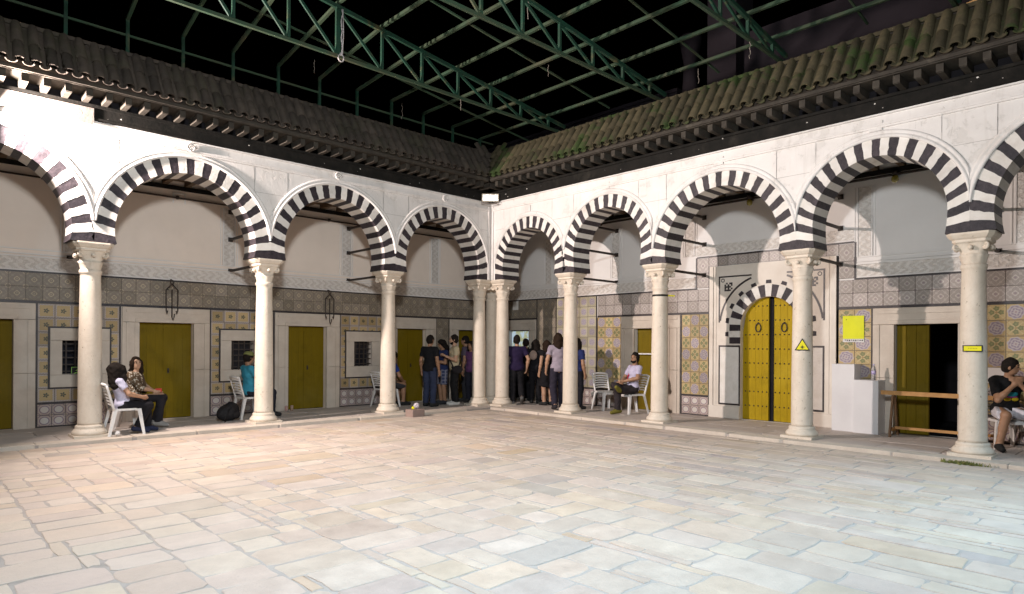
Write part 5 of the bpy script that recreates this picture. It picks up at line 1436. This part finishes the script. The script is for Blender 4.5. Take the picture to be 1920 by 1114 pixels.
# -- the two women by the far left column
a = at_px(234, 'L', .20); chair(a[0], a[1], .0, 'white plastic chair under the woman with bushy black hair')
p = person('person with bushy black hair in a white T-shirt seated with back turned', (a[0] - .02, a[1]), .0, 1.52, True, -.20, (.75, .12), skin=0, shirt=(.58, .56, .70), sleeve=.6, pants=(.014, .013, .016), shoes=(.03, .035, .07), hair='big', seed=1, build=.95,
           arms={'L': ((.10, .26, .76), (.32, .16, .70)), 'R': ((.04, -.25, .78), (.28, -.14, .70))}, legs={'R': ((.42, -.10, .53), (.22, -.10, .13), (.40, -.12, .05)), 'L': ((.44, .12, .53), (.46, .14, .10), (.62, .15, .04))})
a = at_px(251, 'L', 1.0); chair(a[0], a[1], -.35, 'white plastic chair under the woman facing the court')
p = person('seated woman with long dark hair and patterned top holding a red box', (a[0] + .02, a[1]), -.42, 1.62, True, .0, (-.85, -.02), skin=2, shirt=pattern_cloth('spot', (.55, .49, .40), (.13, .085, .05)), sleeve=1.35, pants=(.022, .020, .024), shoes=(.32, .30, .28), hair='long', haircol=HAIRB, seed=2, build=.9, twist=-.25,
           arms={'L': ((.10, .25, .80), (.32, .06, .69)), 'R': ((.12, -.22, .78), (.34, -.02, .70))}, legs={'L': ((.46, .13, .56), (.34, .06, .12), (.50, .05, .05)), 'R': ((.46, -.06, .60), (.42, -.10, .11), (.58, -.12, .05))})
d_ = t_data[p.name]; prt('scarf', [('c', d_['T'](.10, .07, .40), d_['T'](.13, .10, .12), .035, .05), ('c', d_['T'](.10, -.07, .40), d_['T'](.13, -.04, .15), .035, .045)], (.10, .065, .04), p)
q = Matrix.Rotation(-.42, 3, 'Z') @ Vector((.40, .02, .71)) * (1.62 / 1.75)
t = thing('red_box', 'small red box held by the long-haired seated woman', 'box', (a[0] + .02 + q.x, a[1] + q.y, FZ + q.z - .035), -.2)
m = MB(); m.box(-.05, .05, -.035, .035, 0, .055); m.build('carton', simple('red_card', (.50, .03, .02), (.6, .05, .03), 9, .5), t, weld=False)
m = MB(); m.box(-.052, .052, -.037, .037, .0555, .068); m.build('lid', simple('red_lid', (.62, .05, .03), None, 9, .5), t, weld=False)

# -- man with a cap, man in blue, each behind a column
a = at_px(468, 'L', 1.15); chair(a[0], a[1], .05, 'white plastic chair under the man in the turquoise T-shirt')
person('seated man with olive cap and turquoise T-shirt, arms crossed, half behind a column', (a[0], a[1]), .05, 1.72, True, -.06, (.0, .12), skin=1, shirt=(.045, .27, .38), sleeve=.65, pants=(.02, .022, .03), hair='short', cap=(.19, .20, .07), seed=3,
       arms={'L': ((.05, .27, .80), (.27, -.06, .80)), 'R': ((.06, -.27, .80), (.25, .08, .77))})
a = at_px(724, 'L', 1.45); chair(a[0], a[1], .0, 'white plastic chair under the man in blue behind a column')
person('seated man in a blue T-shirt mostly hidden behind a column', (a[0], a[1]), .0, 1.74, True, .28, (.0, .3), skin=1, shirt=(.02, .045, .22), pants=(.05, .05, .055), plen=.5, hair='short', seed=4, arms={'L': ((.22, .26, .74), (.42, .12, .62)), 'R': ((.22, -.26, .74), (.42, -.1, .62))})

# -- group to the left of the corner
a = at_px(806, 'L', .75); person('standing man in a black T-shirt and blue jeans, seen from behind', a, FWD - .45, 1.74, skin=1, shirt=(.012, .012, .014), pants=(.035, .045, .085), hair='short', seed=5, head=(-.1, .1))
a = at_px(830, 'L', 1.05); person('standing person in a blue T-shirt and checked shorts looking down', a, FWD + 2.2, 1.64, skin=1, shirt=(.025, .035, .10), pants=pattern_cloth('check', (.035, .045, .10), (.22, .22, .27)), plen=.46, hair='medium', seed=6, head=(0, .45), shoes=(.04, .04, .045), arms={'L': ((.06, .25, 1.12), (.26, .08, 1.16)), 'R': ((.06, -.25, 1.12), (.26, -.04, 1.16))})
a = at_px(853, 'L', .62); p = person('standing man in a cream T-shirt and black trousers with white shoes and a shoulder bag', a, RGT + math.pi + .25, 1.76, skin=2, shirt=(.52, .44, .29), pants=(.012, .012, .013), shoes=(.62, .60, .56), hair='short', beard=True, seed=7, arms={'L': ((.02, .24, 1.12), (.22, .12, 1.20)), 'R': ((.04, -.25, 1.12), (.25, -.06, 1.22))})
d_ = t_data[p.name]; prt('bag_strap', [('c', d_['T'](-.02, -.12, .50), d_['T'](.145, .06, .20), .016, .016), ('c', d_['T'](.145, .06, .20), d_['T'](.06, .20, -.02), .016, .016), ('c', d_['T'](-.02, -.12, .50), d_['T'](-.15, .08, .2), .016, .016), ('c', d_['T'](-.15, .08, .2), d_['T'](-.05, .2, -.02), .016, .016)], (.015, .014, .014), p, h=.010, k=.01)
prt('shoulder_bag', [('e', d_['T'](-.03, .235, -.06), (.13, .05, .10), None)], (.02, .018, .02), p)
a = at_px(874, 'L', 1.25); person('dim standing person in grey behind the man in cream', a, RGT + math.pi - .2, 1.74, skin=1, shirt=(.10, .08, .11), pants=(.03, .03, .035), hair='short', seed=8)
a = at_px(884, 'L', .95); person('dim standing person in purple beside the corner columns', a, FWD + 2.6, 1.60, skin=1, shirt=(.12, .05, .13), pants=(.02, .02, .03), hair='long', seed=9)

# -- group to the right of the corner
a = at_px(969, 'R', .62); person('standing man in a navy T-shirt and black trousers, back turned, one heel raised', a, FWD + .1, 1.76, skin=0, shirt=(.022, .014, .045), pants=(.014, .013, .015), shoes=(.12, .115, .11), hair='short', seed=10, build=1.05,
       arms={'L': ((-.05, .27, 1.13), (-.02, .27, .89)), 'R': ((-.06, -.29, 1.14), (.0, -.25, .91))}, legs={'R': ((.10, -.11, .51), (-.13, -.12, .20), (-.02, -.13, .06))})
a = at_px(1004, 'R', 1.25); p = person('dark-haired woman in black carrying a pale bag on her back', a, FWD - .3, 1.66, skin=1, shirt=(.015, .014, .017), pants=(.013, .012, .014), hair='medium', seed=11, build=.92)
d_ = t_data[p.name]; prt('shoulder_bag', [('e', d_['T'](-.15, .02, .36), (.06, .11, .13), None), ('c', d_['T'](-.12, .08, .45), d_['T'](.05, .10, .47), .016, .016)], (.40, .29, .24), p)
prt('paper_bag', [('e', d_['T'](-.04, -.26, .02), (.05, .11, .16), None)], (.30, .31, .34), p)
a = at_px(1026, 'R', 1.15); person('woman with curly hair in a short black dress', a, FWD + .5, 1.64, skin=0, shirt=(.012, .011, .013), dress=True, sleeve=.3, hair='medium', haircol=HAIRB, seed=12, build=.9)
a = at_px(1047, 'R', .60); person('standing person with shoulder-length hair in a grey T-shirt and dark trousers, walking away', a, FWD + .15, 1.80, skin=0, shirt=(.33, .28, .33), sleeve=.62, pants=(.030, .026, .040), shoes=(.04, .035, .04), hair='medium', haircol=HAIRB, seed=13,
       arms={'L': ((-.04, .26, 1.14), (.06, .27, .90)), 'R': ((.0, -.26, 1.14), (.12, -.24, .90))}, legs={'L': ((.05, .11, .50), (-.16, .11, .11), (.0, .12, .04)), 'R': ((.12, -.10, .51), (.10, -.11, .085))})
a = at_px(1082, 'R', .95); person('standing person in a dark blue top just right of a column', a, FWD - .8, 1.68, skin=1, shirt=(.02, .03, .11), pants=(.015, .015, .02), hair='long', seed=14, build=.92)
a = at_px(986, 'R', 1.55); person('dark figure watching the bright screen in the corner', a, FWD + .3, 1.68, skin=1, shirt=(.014, .013, .016), pants=(.013, .012, .014), hair='short', seed=15)

# -- seated man with a lanyard and the empty chair
a = at_px(1138, 'R', 1.38); chair(a[0], a[1], -1.9, 'empty white plastic chair beside the man with a red lanyard')
a = at_px(1186, 'R', 1.20); chair(a[0], a[1], 2.75, 'white plastic chair under the man with a red lanyard')
p = person('seated man in a pale lilac T-shirt with a red lanyard, legs crossed', (a[0], a[1]), 2.72, 1.74, True, -.14, (.45, .0), skin=1, shirt=(.55, .51, .66), sleeve=.7, pants=(.035, .028, .030), shoes=(.17, .15, .03), hair='short', beard=True, seed=16,
       arms={'L': ((.02, .27, .80), (.24, .04, .72)), 'R': ((.04, -.27, .78), (.24, -.04, .70))}, legs={'L': ((.43, .10, .53), (.42, .10, .10), (.58, .12, .045)), 'R': ((.44, -.02, .63), (.50, .30, .56), (.60, .36, .62))})
d_ = t_data[p.name]; prt('lanyard', [('c', d_['T'](.05, .09, .50), d_['T'](.148, .0, .22), .010, .010), ('c', d_['T'](.05, -.09, .50), d_['T'](.148, .0, .22), .010, .010), ('c', d_['T'](.148, 0, .22), d_['T'](.150, .0, .14), .012, .014)], (.42, .015, .05), p, h=.008, k=.008)
# -- man at the far right
a = at_px(1886, 'R', 1.45); chair(a[0], a[1], math.pi + .62, 'white plastic chair under the man in white shorts, far right')
p = person('seated man in a black T-shirt and white shorts with hands raised to his mouth', (a[0], a[1]), math.pi + .62, 1.76, True, .16, (.95, .05), skin=1, shirt=(.012, .012, .013), sleeve=.75, pants=(.66, .64, .68), plen=.43, shoes=(.02, .018, .017), hair='short', beard=False, seed=17, build=1.08,
       arms={'L': ((.30, .25, .74), (.29, .045, .965)), 'R': ((.30, -.25, .74), (.29, -.035, .965))}, legs={'L': ((.42, .20, .53), (.36, .26, .09), (.53, .30, .045)), 'R': ((.42, -.20, .53), (.36, -.26, .09), (.53, -.30, .045))},
       hand_h={'L': (np.array([-.05, -.6, .6]), np.array([-.3, 0, .9]), np.array([-.3, -.9, 0])), 'R': (np.array([-.05, .6, .6]), np.array([-.3, 0, .9]), np.array([-.3, .9, 0]))})
d_ = t_data[p.name]
for nm, y, z_, r, c in (('shirt_print', .0, .27, (.022, .085, .045), (.02, .22, .26)), ('shirt_print', .05, .19, (.022, .05, .03), (.55, .40, .02)), ('shirt_print', -.05, .19, (.022, .05, .03), (.55, .36, .02)), ('shirt_print', 0, .225, (.020, .09, .014), (.30, .03, .22))):
    prt(nm, [('e', d_['T'](.118, y, z_), r, None)], c, p, h=.009, k=.005)
